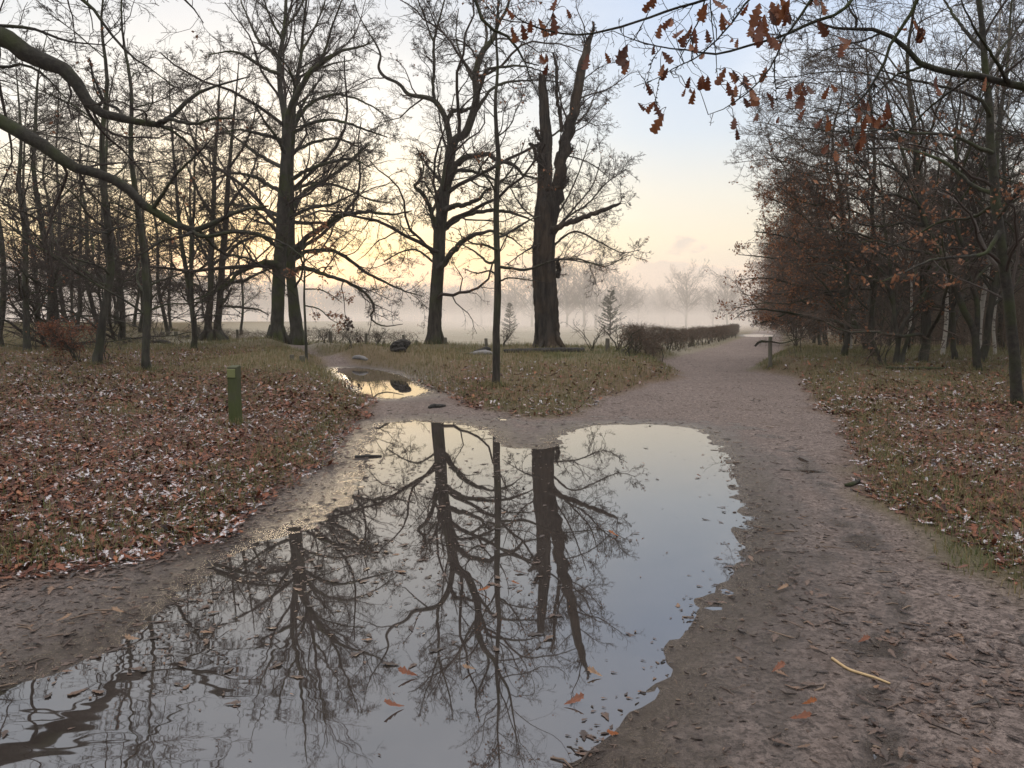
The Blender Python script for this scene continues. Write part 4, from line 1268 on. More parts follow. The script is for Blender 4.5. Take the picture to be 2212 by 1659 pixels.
def right_heroes():
    global rng
    rng = np.random.default_rng(41)
    # nearest tree at the right edge
    D = float(G(2195, 872)[1])
    b = foot(2197, 872, D)
    t = drop(px_line([(2198, 874, 17), (2195, 840, 14.5), (2192, 780, 13.5), (2186, 720, 13), (2178, 640, 13), (2166, 560, 12.5), (2156, 480, 12), (2148, 400, 11), (2140, 320, 10), (2138, 240, 9), (2128, 150, 8), (2122, 60, 7), (2110, -40, 5.5), (2105, -160, 3.5), (2100, -280, 1.5)], D), 0, 0)
    lim = [px_line(l, D) for l in (
        [(2160, 500, 6, -.2), (2130, 545, 5, -.4), (2105, 552, 4.4, -.6), (2060, 556, 4, -.9), (2010, 562, 3.4, -1.2), (1950, 590, 2.4, -1.5), (1900, 610, 1.2, -1.8)],
        [(2142, 330, 6, -.2), (2110, 318, 5, -.6), (2053, 292, 4, -1), (1973, 288, 3.2, -1.5), (1923, 278, 2.6, -1.8), (1856, 285, 2.2, -2.2), (1805, 283, 1.8, -2.6), (1738, 276, 1.3, -3), (1658, 268, .7, -3.4)],
        [(2148, 420, 6, .2), (2100, 400, 5, .5), (2040, 350, 4, .8), (1953, 322, 3, 1.2), (1872, 322, 2.2, 1.6), (1805, 329, 1.4, 2), (1740, 340, .7, 2.3)],
        [(2138, 250, 6, -.3), (2124, 222, 5, -.6), (2083, 201, 4.4, -.9), (2023, 184, 3.6, -1.3), (1966, 171, 2.8, -1.7), (1900, 150, 1.4, -2.2)],
        [(2130, 160, 5, .2), (2160, 110, 4, .4), (2200, 60, 2.5, .6), (2230, 10, 1.2, .8)],
        [(2126, 110, 5, .2), (2080, 60, 4, .6), (2040, 0, 2.6, 1), (2010, -60, 1.2, 1.3)],
        [(2156, 470, 5, -.4), (2185, 430, 4, -.8), (2215, 400, 2.4, -1.2), (2240, 390, 1.2, -1.5)],
        [(2150, 440, 5, .4), (2100, 470, 4, .8), (2030, 480, 3, 1.2), (1960, 520, 2, 1.6), (1900, 540, 1, 1.9)])]
    plant('oak_tree', b, [t], lim, (M_LIMB, M_TWIG), 'nearest dark trunk at the right edge of the picture, with red leaf sprays', lv=(10, 6, 4), llen=(.36, .40, .45), ups=(.04, .04, .03), flat=.3, leaf=(420, .085, M_RUST, lambda p: p[:, 2] < 4.6), sides=12, rmin=.0024, keep=(0,))
    # leaning tree
    D = float(G(2112, 800)[1])
    b = foot(2112, 800, D)
    t = drop(px_line([(2113, 802, 12), (2110, 780, 10), (2107, 730, 9), (2098, 700, 8.5), (2081, 668, 8.5), (2062, 620, 8), (2038, 565, 7.5), (2017, 520, 7), (2002, 490, 6.5), (1985, 440, 6), (1970, 390, 5), (1950, 330, 4), (1930, 270, 3), (1915, 200, 2), (1905, 140, 1)], D), 0, 0)
    t2 = px_line([(2107, 745, 8), (2111, 700, 7), (2110, 650, 6.5), (2098, 615, 6.5), (2090, 590, 6), (2084, 540, 5.5), (2071, 505, 5), (2062, 450, 4.4), (2070, 380, 3.6), (2062, 300, 3), (2075, 220, 2), (2070, 150, 1)], D)
    lim = [px_line(l, D) for l in (
        [(2038, 565, 5), (2000, 545, 4, -.4), (1960, 540, 3, -.8), (1900, 520, 2, -1.2), (1850, 525, 1, -1.5)], [(2002, 490, 5), (1960, 480, 4, .3), (1900, 490, 3, .7), (1840, 480, 1.6, 1.1)],
        [(1985, 440, 4), (1930, 420, 3.2, -.4), (1870, 430, 2.2, -.8), (1810, 425, 1.2, -1.2)], [(1970, 390, 4), (1920, 360, 3, .4), (1870, 350, 2, .8), (1820, 340, 1, 1.1)],
        [(2098, 615, 4), (2130, 580, 3, .4), (2160, 560, 2, .8), (2190, 550, 1, 1)], [(2062, 450, 4), (2100, 400, 3, -.4), (2130, 340, 2, -.8), (2150, 280, 1, -1)],
        [(1940, 300, 3), (1890, 260, 2.2, .3), (1850, 230, 1.2, .6)], [(2072, 360, 3), (2030, 320, 2.2, .4), (2000, 270, 1.3, .8)])]
    plant('oak_tree', b, [t, t2], lim, (M_LIMB, M_TWIG), 'dark tree leaning left with a second stem, left of the nearest right trunk', lv=(10, 6, 4), llen=(.38, .40, .45), ups=(.04, .04, .03), flat=.3, leaf=(380, .09, M_RUST, None), sides=11, rmin=.0028, keep=(0, 1))
    # clump of stems leaning right
    D = float(G(1938, 789)[1])
    b = foot(1938, 789, D)
    ts = [drop(px_line(l, D), 0, 0) for l in (
        [(1934, 790, 9), (1938, 760, 6.5), (1947, 712, 5.5), (1966, 680, 5.2), (1991, 648, 5), (2012, 605, 4.6), (2030, 571, 4.2), (2045, 530, 3.6), (2058, 480, 3), (2066, 420, 2.2), (2072, 360, 1)],
        [(1938, 789, 8), (1940, 750, 5.5), (1934, 700, 5.5), (1928, 640, 5.2), (1924, 590, 4.6), (1918, 540, 4), (1910, 480, 3.4), (1905, 410, 2.4), (1898, 340, 1)],
        [(1946, 789, 8), (1955, 750, 5, .2), (1970, 710, 4.6, .3), (1985, 670, 4.2, .4), (1988, 620, 4, .5), (1992, 560, 3.4, .6), (1985, 500, 2.6, .7), (1990, 430, 1.6, .8), (1996, 380, .8, .9)])]
    lim = [px_line(l, D) for l in (
        [(1930, 660, 4), (1915, 620, 3.4, -.3), (1880, 600, 3, -.6), (1840, 590, 2.2, -.9), (1780, 570, 1.4, -1.3), (1720, 575, .7, -1.6)], [(1932, 690, 3.6), (1945, 660, 3, .3), (1950, 630, 2, .6), (1955, 590, 1, .8)],
        [(1926, 610, 3.6), (1890, 570, 2.8, .4), (1840, 545, 2, .8), (1790, 540, 1, 1.1)], [(1918, 540, 3.4), (1870, 510, 2.6, -.4), (1810, 500, 1.8, -.8), (1750, 490, .9, -1.1)],
        [(1990, 640, 3), (2010, 660, 2.4, -.3), (2040, 665, 1.4, -.6)], [(2040, 545, 3), (2070, 520, 2, .3), (2100, 510, 1, .6)])]
    plant('multi_stemmed_tree', b, ts, lim, (M_WOOD, M_TWIG), 'clump of three crooked stems fanning from one foot beside a fallen branch', lv=(9, 6, 4), llen=(.38, .40, .45), ups=(.04, .04, .03), flat=.3, leaf=(380, .09, M_RUST, None), sides=9, rmin=.003, keep=(0, 1, 2))
    # oak with the long low limb
    D = float(G(1871, 757)[1]) - 1.0
    b = foot(1880, 759, D)
    t = drop(px_line([(1884, 760, 9), (1880, 740, 8), (1868, 720, 8), (1855, 708, 7.5), (1840, 690, 7), (1825, 660, 6.5), (1815, 620, 6), (1800, 570, 5), (1780, 520, 4), (1765, 460, 3), (1750, 400, 1.6)], D), 0, 0)
    lim = [px_line(l, D) for l in (
        [(1856, 710, 6, -.2), (1825, 704, 5.5, -.4), (1800, 693, 5, -.8), (1774, 691, 4.6, -1.2), (1745, 685, 4, -1.6), (1712, 677, 3.6, -2), (1680, 672, 2.8, -2.5), (1646, 668, 2.2, -3), (1610, 672, 1.4, -3.5), (1585, 690, .7, -3.8)],
        [(1845, 695, 5, .3), (1815, 670, 4.6, .6), (1780, 660, 4.2, .9), (1745, 655, 3.6, 1.2), (1715, 640, 3, 1.5), (1680, 635, 2.2, 1.9), (1640, 640, 1.4, 2.2), (1600, 635, .7, 2.5)],
        [(1830, 670, 5, -.3), (1800, 640, 4.4, -.7), (1750, 625, 3.6, -1.2), (1700, 610, 2.6, -1.7), (1650, 600, 1.6, -2.1), (1600, 605, .8, -2.5)],
        [(1815, 620, 4.6, .3), (1770, 585, 3.8, .8), (1710, 565, 2.8, 1.4), (1650, 555, 1.8, 1.9), (1595, 550, .8, 2.4)],
        [(1800, 570, 4, -.2), (1750, 530, 3.2, -.6), (1690, 510, 2.2, -1), (1630, 500, 1, -1.4)], [(1780, 520, 3.4, .2), (1740, 470, 2.6, .6), (1690, 440, 1.8, 1), (1640, 420, .9, 1.4)],
        [(1700, 675, 2.6, -2.2), (1670, 690, 2, -2.4), (1650, 695, 1.2, -2.5), (1632, 700, .6, -2.6)])]
    plant('oak_tree', b, [t], lim, (M_WOOD, M_TWIG), 'oak bending far left, its low limbs sweeping down over the path', lv=(11, 7, 4), llen=(.36, .40, .45), ups=(.03, .03, .02), flat=.35, leaf=(2600, .095, M_RUST, lambda p: p[:, 2] > 1.15), sides=10, rmin=.003, keep=(0,))
    # birches
    for px, py, rp, H, lab, dd in ((2035, 752, 4, 11, 'white birch gleaming between dark trunks in the middle of the right wood', 25), (2117, 748, 5, 12, 'white birch with broad dark bands, behind the leaning tree', 23), (1961, 748, 2.6, 9, 'thin birch right behind the clump of crooked stems', 27),
                                   (1836, 752, 2.4, 9, 'thin pale birch at the left, beside the straight tree standing apart', 30), (2150, 750, 3.0, 11, 'thin pale birch close left of the nearest right trunk', 25)):
        p = U(px, py, dd)
        p[2] = zt(p[0], p[1])
        r = rp / FPX * dd
        sl = rng.uniform(-.03, .03)
        zs = np.array([-.15, 0, .1, .25, .4, .6, .8, 1]) * H
        t = [(p[0] + sl * z + rng.normal(scale=.05), p[1] + rng.normal(scale=.05), p[2] + z, r * f) for z, f in zip(zs, (1.3, 1.2, 1, .9, .8, .6, .35, .1))]
        plant('birch_tree', p, [t], [], (M_BIRCH, M_TWIG), lab, lv=(6, 5), llen=(.45, .45), ups=(.05, -.05), sides=9, rmin=.003, limbs_auto=dict(per=22, length=1 + H * .25, ang=50, k=7, wig=.15, up=.12, t0=.35, t1=.97, rr=.4, slim=.009, rmin=.006), tsub=3)


right_heroes()


# ------------------------------------------------------------------ near oak whose leafy twigs hang over the path
def overhang():
    global rng
    rng = np.random.default_rng(52)
    bx, by = 7.6, 4.6
    b = (bx, by, zt(bx, by))
    t = [(bx, by, b[2] - .15, .42), (bx, by, b[2] + .5, .33), (bx - .1, by, 2.2, .29), (bx - .1, by + .1, 4.2, .25), (bx + .1, by, 6.2, .2), (bx + .2, by, 8.5, .13), (bx, by, 11, .05)]
    J1, J2 = (bx - .1, by, 3.6, .12), (bx - .1, by, 4.4, .10)
    L = lambda pts, D, head=(): list(head) + px_line(pts, D)
    hub = U(1900, -190, 3.5)
    hub2 = U(1500, -170, 3.3)
    hub3 = U(1150, -160, 3.4)
    arm = [J1, (6.2, 4.5, 3.55, .06), (hub[0] + 1.2, 4.0, 3.35, .035), (hub[0], hub[1], hub[2], .020), (hub2[0], hub2[1], hub2[2], .013), (hub3[0], hub3[1], hub3[2], .008), (-1.2, 3.6, 3.5, .003)]
    h = lambda q, r: (q[0], q[1], q[2], r)
    lim = [arm,
           L([(1700, -70, 4), (1560, -12, 3.6), (1477, 13, 3.3), (1390, 42, 3), (1305, 67, 2.8), (1258, 75, 2.5), (1198, 70, 2.1), (1131, 47, 1.7), (1094, 20, 1.0)], 3.3, [h(hub, .012)]),
           L([(1840, 0, 4.6), (1762, 44, 4), (1685, 80, 3.4), (1621, 97, 3), (1550, 117, 2.6), (1477, 107, 2), (1439, 104, 1.8), (1372, 87, 1.4), (1325, 67, .9)], 3.1, [h(hub, .012)]),
           L([(1800, -40, 4), (1752, 0, 3.6), (1735, 27, 3.2), (1705, 67, 2.8), (1685, 97, 2.4), (1674, 131, 2.2), (1652, 162, 2), (1621, 194, 1.7), (1571, 231, 1.3), (1530, 248, .8)], 2.9, [h(hub, .010)]),
           L([(1674, 131, 1.9), (1673, 165, 1.6), (1676, 190, 1.3), (1677, 216, .8)], 2.9),
           L([(1650, -60, 3), (1607, 10, 2.6), (1574, 57, 2.3), (1537, 97, 2), (1503, 125, 1.7), (1470, 140, 1.5), (1422, 168, 1.1), (1369, 188, .7)], 3.0, [h(hub2, .009)]),
           L([(1530, -60, 2.6), (1520, 10, 2.2), (1510, 40, 1.9), (1490, 84, 1.5), (1468, 126, 1)], 3.2, [h(hub2, .008)]),
           L([(2030, -90, 5.5), (1980, 0, 4.6), (1963, 37, 4.3), (1926, 91, 4), (1912, 134, 3.7), (1889, 174, 3.3), (1866, 208, 2.8), (1832, 238, 2), (1805, 256, 1.2), (1780, 268, .7)], 2.7, [h(hub, .011)]),
           L([(1832, 236, 1.6), (1832, 268, 1.4), (1842, 312, 1.2), (1856, 342, 1), (1872, 362, .6)], 2.7),
           L([(1540, -50, 1.8), (1534, 0, 1.6), (1545, 110, 1.2), (1549, 150, .9), (1551, 182, .6)], 3.1, [h(hub2, .007)]),
           L([(1425, 168, 1.2), (1421, 190, 1), (1417, 214, .8), (1423, 240, .6)], 3.0),
           L([(1430, 100, 1.3), (1410, 130, 1.0), (1400, 165, .8), (1402, 195, .5)], 3.1),
           L([(1010, -60, 5), (1027, 0, 4.4), (1037, 35, 4.2), (1053, 57, 4), (1085, 74, 3.6), (1107, 87, 3.3), (1122, 115, 2.8), (1134, 134, 2.4), (1150, 142, 2), (1165, 141, 1.2)], 5.2, [h(hub3, .012)]),
           L([(1134, 134, 2), (1145, 165, 1.5), (1160, 200, 1.2), (1169, 222, .7)], 5.2), L([(1060, 60, 2), (1063, 92, 1.5), (1083, 108, 1.2), (1098, 130, .7)], 5.2), L([(1200, -50, 2), (1198, 10, 1.5), (1190, 40, 1)], 3.2, [h(hub3, .007)]),
           L([(2900, 250, 22), (2500, 215, 18), (2212, 187, 10), (2140, 172, 9), (2060, 158, 8), (1993, 141, 7.2), (1965, 115, 6.5), (1933, 84, 6), (1905, 70, 5.2), (1876, 64, 4.6), (1805, 60, 3), (1762, 47, 1.8), (1720, 40, 1)], 6.0),
           L([(1993, 143, 4), (1965, 153, 3.2), (1939, 161, 2.6), (1906, 190, 1.8), (1880, 215, 1)], 6.0), L([(1848, 60, 3.4), (1850, 40, 3.2), (1838, 25, 2.6), (1830, 0, 1.8), (1822, -30, 1)], 6.0),
           L([(1905, 70, 3), (1860, 90, 2.2), (1800, 100, 1.6), (1740, 130, .9)], 6.0), L([(2100, 165, 4), (2050, 200, 3, .3), (2000, 240, 2.2, .6), (1950, 300, 1.2, .9)], 6.0), L([(2180, 182, 5), (2150, 130, 4, -.2), (2110, 70, 3, -.4), (2080, 10, 1.8, -.6), (2070, -40, 1, -.7)], 6.0),
           [J2, (bx - 1.5, by + 1.2, 5.6, .07), (bx - 3.2, by + 2.4, 6.4, .035), (bx - 4.6, by + 3, 6.8, .01)], [(bx, by, 5, .16), (bx + 1.6, by - 1, 6.4, .1), (bx + 3.2, by - 1.6, 7.4, .04), (bx + 4.2, by - 2, 7.8, .01)],
           [(bx, by, 5.6, .15), (bx + .6, by + 1.8, 7, .09), (bx + 1, by + 3.4, 8.2, .03)], [(bx, by, 6.4, .14), (bx - 1, by - 1.8, 8, .08), (bx - 1.6, by - 3.4, 9, .02)]]
    root = plant('oak_tree', b, [t], lim, (M_LIMB, M_TWIG), 'oak beyond the right edge, its thin twigs with lobed red-brown leaves hanging across the sky', lv=(16, 5), llen=(.10, .45), angs=(48, 45), ups=(.0, .03), wigs=(.22, .25), sides=12, rmin=.0008)
    # the hanging leaves, each on a short stalk from the nearest twig
    spots = [(1198, 10, 48), (1194, 50, 62), (1131, 67, 44), (1146, 57, 50), (1228, 27, 36), (1102, 27, 40), (1171, 128, 40), (1180, 150, 30), (1268, 134, 50), (1345, 120, 54), (1352, 145, 44), (1312, 124, 46), (1402, 10, 46), (1442, 50, 54), (1469, 76, 46),
             (1412, 108, 38), (1439, 125, 50), (1430, 152, 34), (1402, 190, 36), (1419, 236, 40), (1422, 266, 66), (1519, 20, 50), (1550, 12, 50), (1560, 46, 46), (1500, 77, 40), (1478, 82, 40), (1503, 103, 42), (1517, 122, 42), (1581, 87, 34),
             (1671, 22, 66), (1668, 36, 56), (1652, 54, 58), (1627, 66, 56), (1632, 84, 44), (1701, 37, 46), (1708, 24, 40), (1664, 87, 50), (1775, 16, 46), (1775, 60, 44), (1820, 86, 58), (1830, 96, 40), (1487, 178, 36), (1493, 198, 36), (1518, 174, 38),
             (1584, 166, 46), (1574, 191, 36), (1609, 176, 56), (1589, 198, 36), (1626, 208, 44), (1662, 208, 30), (1665, 222, 40), (1586, 266, 44), (1634, 251, 38), (1680, 258, 26), (1706, 200, 46), (1722, 190, 40), (1730, 215, 48), (1748, 196, 42), (1730, 248, 42),
             (1785, 200, 36), (1654, 154, 36), (1862, 222, 48), (1875, 230, 40), (1856, 248, 40), (1789, 265, 46), (1913, 255, 46), (1911, 270, 44), (1876, 255, 36), (1896, 262, 36), (1782, 322, 42), (1825, 305, 40), (1852, 318, 44), (1980, 62, 46), (1968, 48, 40), (1990, 75, 36),
             (2026, 196, 40), (2130, 180, 44), (1690, 10, 50), (1760, 2, 40), (1610, 20, 30)]
    pts = np.concatenate([resample(catmull(np.asarray(l, float), 4), 40) for l in lim[1:16]])
    pos, mid, nor, L_, stem, pets = [], [], [], [], [], []
    for (x, y, s) in spots:
        D = 2.95 if x > 1380 else 3.25
        p = U(x, y, D + rng.uniform(-.12, .12))
        k = np.argmin(((pts[:, :3] - p) ** 2).sum(1) + rng.uniform(0, .002, len(pts)))
        a = pts[k, :3]
        for j in range(rng.choice([1, 1, 2, 2, 3])):
            size = s / FPX * D * .82 * rng.uniform(.6, 1.05)
            dn = unit(np.array([rng.normal(scale=.45), rng.normal(scale=.45), -1.0]))
            base = p - dn * size * .5 + rng.normal(scale=.012, size=3) * (j > 0) * 2
            midp = (a + base) / 2 + np.array([rng.normal(scale=.01), rng.normal(scale=.01), .015])
            stem.append(np.stack([a, (a + midp) / 2 + rng.normal(scale=.006, size=3), midp, (midp + base) / 2 + rng.normal(scale=.005, size=3), base]))
            pos.append(base)
            mid.append(dn)
            nor.append(unit(np.array([rng.normal(scale=.45), -1, rng.normal(scale=.3)])))
            L_.append(size)
    n = len(pos)
    g = Geo()
    v, q = leaf_geo(np.array(pos), np.array(mid), np.array(nor), np.array(L_), rng.normal(scale=.30, size=n), rng.uniform(-.6, .8, n), LOBES * np.array([1, 1.3]))
    g.add(v, q)
    v, q = tubes(np.array(stem), np.tile(np.array([[.0016, .0014, .0012, .001, .0008]]), (n, 1)), 4)
    g.add(v, q, 1)
    link('leaves', g.mesh('leaves', [M_HANG, M_TWIG], b), root)


overhang()


# ------------------------------------------------------------------ hedges, scrub, fence posts
def twig_mass(pos, n, L, r, k=3, up=.35):
    """n short crooked twigs starting at random members of pos"""
    i = rng.integers(0, len(pos), n)
    p = pos[i] + rng.normal(scale=.03, size=(n, 3))
    d = unit(rng.normal(size=(n, 3)) + np.array([0, 0, up]))
    P = np.zeros((n, k + 1, 3))
    P[:, 0] = p
    l = L * rng.uniform(.5, 1.2, n)[:, None] / k
    for s in range(k):
        d = unit(d + rng.normal(scale=.35, size=(n, 3)))
        P[:, s + 1] = P[:, s] + d * l
    R = np.tile(np.linspace(1, .5, k + 1)[None] * r, (n, 1))
    return tubes(P, R, 3)


M_HEDGE, t, b, _o = mat('hedge_twigs')
t.links.new(mixc(t, noise(t, 3, 3), (.050, .037, .028), (.125, .085, .056)), b.inputs['Base Color'])
b.inputs['Roughness'].default_value = .9


def hedge(line, h, w, ntw, label, stems=3.2, L=.22, leaf=0, gap=.32, lowtw=.12):
    line = np.asarray(line, float)
    seg = np.linalg.norm(np.diff(line, axis=0), axis=1)
    s = np.concatenate([[0], np.cumsum(seg)])
    at = lambda u: np.stack([np.interp(u * s[-1], s, line[:, 0]), np.interp(u * s[-1], s, line[:, 1])], -1)
    b0 = at(np.array([0.0]))[0]
    root = empty('hedge', (b0[0], b0[1], zt(*b0)))
    tag(root, label, 'hedge')
    loc = np.array(root.location)
    g = Geo()
    ns = int(s[-1] * stems)
    u = rng.random(ns)
    p = at(u) + rng.normal(scale=w * .16, size=(ns, 2))
    z = terrain(p[:, 0], p[:, 1])
    k = 5
    P = np.zeros((ns, k + 1, 3))
    for j in range(k + 1):
        P[:, j, :2] = p + rng.normal(scale=.06 * (j > 0), size=(ns, 2)) * (1 + j * .4)
        P[:, j, 2] = z - .08 + (h * rng.uniform(.75, .95, ns) + .08) * j / k
    v, q = tubes(P, np.tile(np.linspace(.022, .008, k + 1)[None], (ns, 1)), 5, lump=.2)
    g.add(v, q, 1)
    u = rng.random(ntw) ** 1.15
    c = at(u)
    tg = unit(at(np.minimum(u + .01, 1)) - at(np.maximum(u - .01, 0)))
    nr = np.stack([-tg[:, 1], tg[:, 0]], -1)
    c = c + nr * (rng.uniform(-.5, .5, ntw) * w)[:, None]
    zt_ = terrain(c[:, 0], c[:, 1])
    top = h * (.92 + .10 * fnoise(c[:, 0] * 3, c[:, 1] * 3, 2.5))
    ztw = zt_ + top * np.where(rng.random(ntw) < lowtw, rng.random(ntw), gap + (1 - gap) * rng.random(ntw) ** .8)
    pos = np.stack([c[:, 0], c[:, 1], ztw], -1)
    v, q = twig_mass(pos, ntw, L, .0052, up=.15)
    g.add(v, q)
    link('foliage', g.mesh('foliage', [M_HEDGE, M_WOOD], loc), root)
    if leaf:
        lg = Geo()
        v, f = cards(pos[rng.integers(0, ntw, leaf)], rng.uniform(.04, .07, leaf))
        lg.add(v, f)
        link('dead_leaves', lg.mesh('dead_leaves', M_RUST, loc, smooth=False), root)
    return root


rng = np.random.default_rng(61)
hp = [G(1382, 771), G(1440, 762), G(1500, 752), G(1555, 740)]
hl_ = [(p[0] - .25, p[1] + .3) for p in hp] + [(19.6, 68.0), (24.2, 84.0)]
hedge(hl_, .98, .8, 28000, 'long clipped bare hedge along the left side of the receding path', L=.20, leaf=900)
hedge([(-26, 50), (-18, 46), (-11.5, 42.5), (-7.5, 39.5), (-4.6, 37.5)], .85, .7, 6500, 'thin gappy bare hedge behind the beeches on the left', stems=4.5, L=.26, leaf=0)


def shrub(name, px, py, D, h, spread, n, label, leaf=0, lmat=None, cat='shrub', ls=.06, nst=6, group=None):
    p = U(px, py, D) if D else G(px, py)
    base = np.array([p[0], p[1], zt(p[0], p[1])])
    root = empty(name, base)
    tag(root, label, cat, group)
    P = np.zeros((nst, 7, 3))
    for i in range(nst):
        a = rng.uniform(0, 6.28)
        d = np.array([math.cos(a) * spread, math.sin(a) * spread, h])
        cur = base + np.array([rng.normal(scale=.06), rng.normal(scale=.06), -.06])
        P[i, 0] = cur
        for j in range(6):
            f = (j + 1) / 6
            P[i, j + 1] = base + d * np.array([f ** 1.4, f ** 1.4, f]) * rng.uniform(.92, 1.05) + rng.normal(scale=.03 * h, size=3)
    R = np.tile(np.linspace(.016, .005, 7)[None], (nst, 1)) * (.6 + .4 * h)
    g = Geo()
    v, q = tubes(P, R, 5)
    g.add(v, q, 1)
    P1, R1 = spawn(P, R, n, .5, 50, 5, .3, .02, t0=.25, rr=.6, rmin=.0035)
    v, q = tubes(P1, R1, 4)
    g.add(v, q)
    P2, R2 = spawn(P1, R1, 5, .5, 48, 3, .3, .03, rr=.6, rmin=.0026)
    v, q = tubes(P2, R2, 3)
    g.add(v, q)
    link('crown', g.mesh('crown', [M_TWIG, M_WOOD], base), root)
    if leaf:
        pp, s = leaves_on(P2 if len(P2) > 40 else P1, leaf, ls, 2, .05)
        lg = Geo()
        v, f = cards(pp, s)
        lg.add(v, f)
        link('dead_leaves', lg.mesh('dead_leaves', lmat or M_RUST, base, smooth=False), root)
    return root


M_COPPER = leafmat('copper_leaf', [(0, (.095, .034, .020)), (.5, (.17, .062, .030)), (1, (.24, .095, .042))], .3)
shrub('beech_bush', 165, 780, None, 1.0, .85, 12, 'low bush full of copper-red leaves among the left trees', leaf=1500, lmat=M_COPPER, nst=12, ls=.075, cat='bush')
shrub('bare_shrub', 78, 757, None, 1.3, .35, 5, 'thin leafless forked shrub at the foot of a left wood tree', nst=3)
shrub('bare_shrub', 232, 783, None, 1.2, .3, 3, 'wispy leafless stem right of the red-leaved bush', nst=2)
shrub('bare_shrub', 1335, 772, 27.5, .95, .7, 7, 'leafless shrub between two fence posts right of the broken oak', nst=7)
shrub('bare_shrub', 1278, 770, 27.8, 1.0, .9, 6, 'spreading leafless shrub left of the taller fence post, near the broken oak', nst=6)
shrub('bare_shrub', 1372, 772, 27.2, .8, .5, 6, 'leafless shrub at the near end of the clipped hedge', nst=4)
for k, (px, D, lab) in enumerate(((700, 34, 'small bare thorn bush at the meadow edge just right of the beeches'), (760, 33, 'small bare thorn bush by the meadow posts, behind the dead leafy branch'), (815, 32, 'small bare thorn bush by the meadow, left of the charred log'),
                                  (1088, 31, 'tuft of bare stalks between the young oak and the broken oak'))):
    p = U(px, 735, D)
    q_ = shrub('thorn_bush', px, 735, D, .7, .5, 9, lab, nst=6)
shrub('undergrowth_bush', 1905, 775, 21.5, 1.2, .8, 7, 'twiggy brown undergrowth left of the clump of crooked stems', nst=8, leaf=60)
shrub('undergrowth_bush', 1720, 735, 38, 1.6, 1.4, 10, 'twiggy undergrowth at the far left foot of the right wood', nst=10, leaf=80)

M_POST, t, b, _o = mat('weathered_post_wood')
n1 = noise(t, 7, 5, .65, 'Object', (4, 4, .5))
t.links.new(mixc(t, maprange(t, noise(t, 2.2, 3), .4, .65, 0, .6), mixc(t, n1, (.05, .045, .035), (.16, .14, .11)), (.06, .075, .028)), b.inputs['Base Color'])
b.inputs['Roughness'].default_value = .9
bump(t, b, n1, .6, .01)


def ring(cx, cy_, cz, r, S, ang0=0, jit=0.0):
    th = np.arange(S) / S * 2 * math.pi + ang0
    rr = r * (1 + jit * (rng.random(S) - .5))
    return np.stack([cx + np.cos(th) * rr, cy_ + np.sin(th) * rr, np.full(S, cz)], 1)


def stake(name, px, ytop, ybase, rpx, D, label, lean=0.0, S=9, group=None, cat='post', m=None):
    p = U(px, ybase, D) if D else G(px, ybase)
    D = p[1]
    z0 = zt(p[0], p[1])
    ht = max(.12, U(px, ytop, D)[2] - z0)
    r = rpx / FPX * D
    g = Geo()
    zs = [-.2, .0, ht * .3, ht * .65, ht - .015, ht]
    rs = [1.02, 1.03, 1.0, 1.0, .98, .86]
    V = [ring(lean * z + rng.normal(scale=.003), rng.normal(scale=.003), z, r * f, S, 0, .10) for z, f in zip(zs, rs)]
    V.append(np.array([[lean * ht, 0, ht + .004]]))
    idx = np.arange(len(zs) * S).reshape(len(zs), S)
    q = np.stack([idx[:-1], np.roll(idx[:-1], -1, 1), np.roll(idx[1:], -1, 1), idx[1:]], -1).reshape(-1, 4)
    g.add(np.concatenate(V), q)
    g.f[3].append(np.array([[idx[-1, j], idx[-1, (j + 1) % S], len(zs) * S] for j in range(S)]))
    g.m[3].append(np.zeros(S))
    o = link(name, g.mesh(name, m or M_POST, smooth=False), None)
    o.location = (p[0], p[1], z0)
    tag(o, label, cat, group)
    return o


FP = [(1312, 731, 769, 4.0, 27.2, 'tallest round fence post right of the broken oak'), (1345, 757, 772, 3.4, 26.6, 'short tilted stake between the two taller fence posts', .25), (1361, 731, 770, 3.4, 27.2, 'slim fence post nearest the clipped hedge'),
      (1258, 750, 766, 2.6, 28.4, 'short stub post in the grass right behind the end of the fallen log'), (1051, 731, 756, 3.0, 30.0, 'leaning fence post behind the young oak, on its left', -.06), (962, 729, 749, 3.2, 31.2, 'fence post close behind the right side of the forked oak'),
      (872, 723, 748, 2.6, 31.5, 'fence post rising behind the charred log'), (791, 720, 742, 3.0, 33.5, 'fence post halfway between the charred log and the beeches'), (714, 716, 740, 3.4, 35.0, 'fence post by the thorn bushes just right of the beeches'),
      (829, 737, 746, 2.4, 31.8, 'very short stub post left of the charred log'), (900, 735, 748, 2.4, 31.6, 'thin short post between charred log and forked oak'),
      (513, 712, 724, 2.4, 40, 'small post in the thin hedge between twin oak and beeches'), (430, 706, 718, 2.4, 42, 'small post in the thin hedge left of the twin oak')]
for f in FP:
    stake('fence_post', f[0], f[1], f[2], f[3] * 1.2, f[4], f[5], f[6] if len(f) > 6 else 0.0, group='fence posts along the meadow')
stake('wooden_post', 1664, 727, 794, 4.2, None, 'thin mossy post standing alone at the right side of the path', -.03)
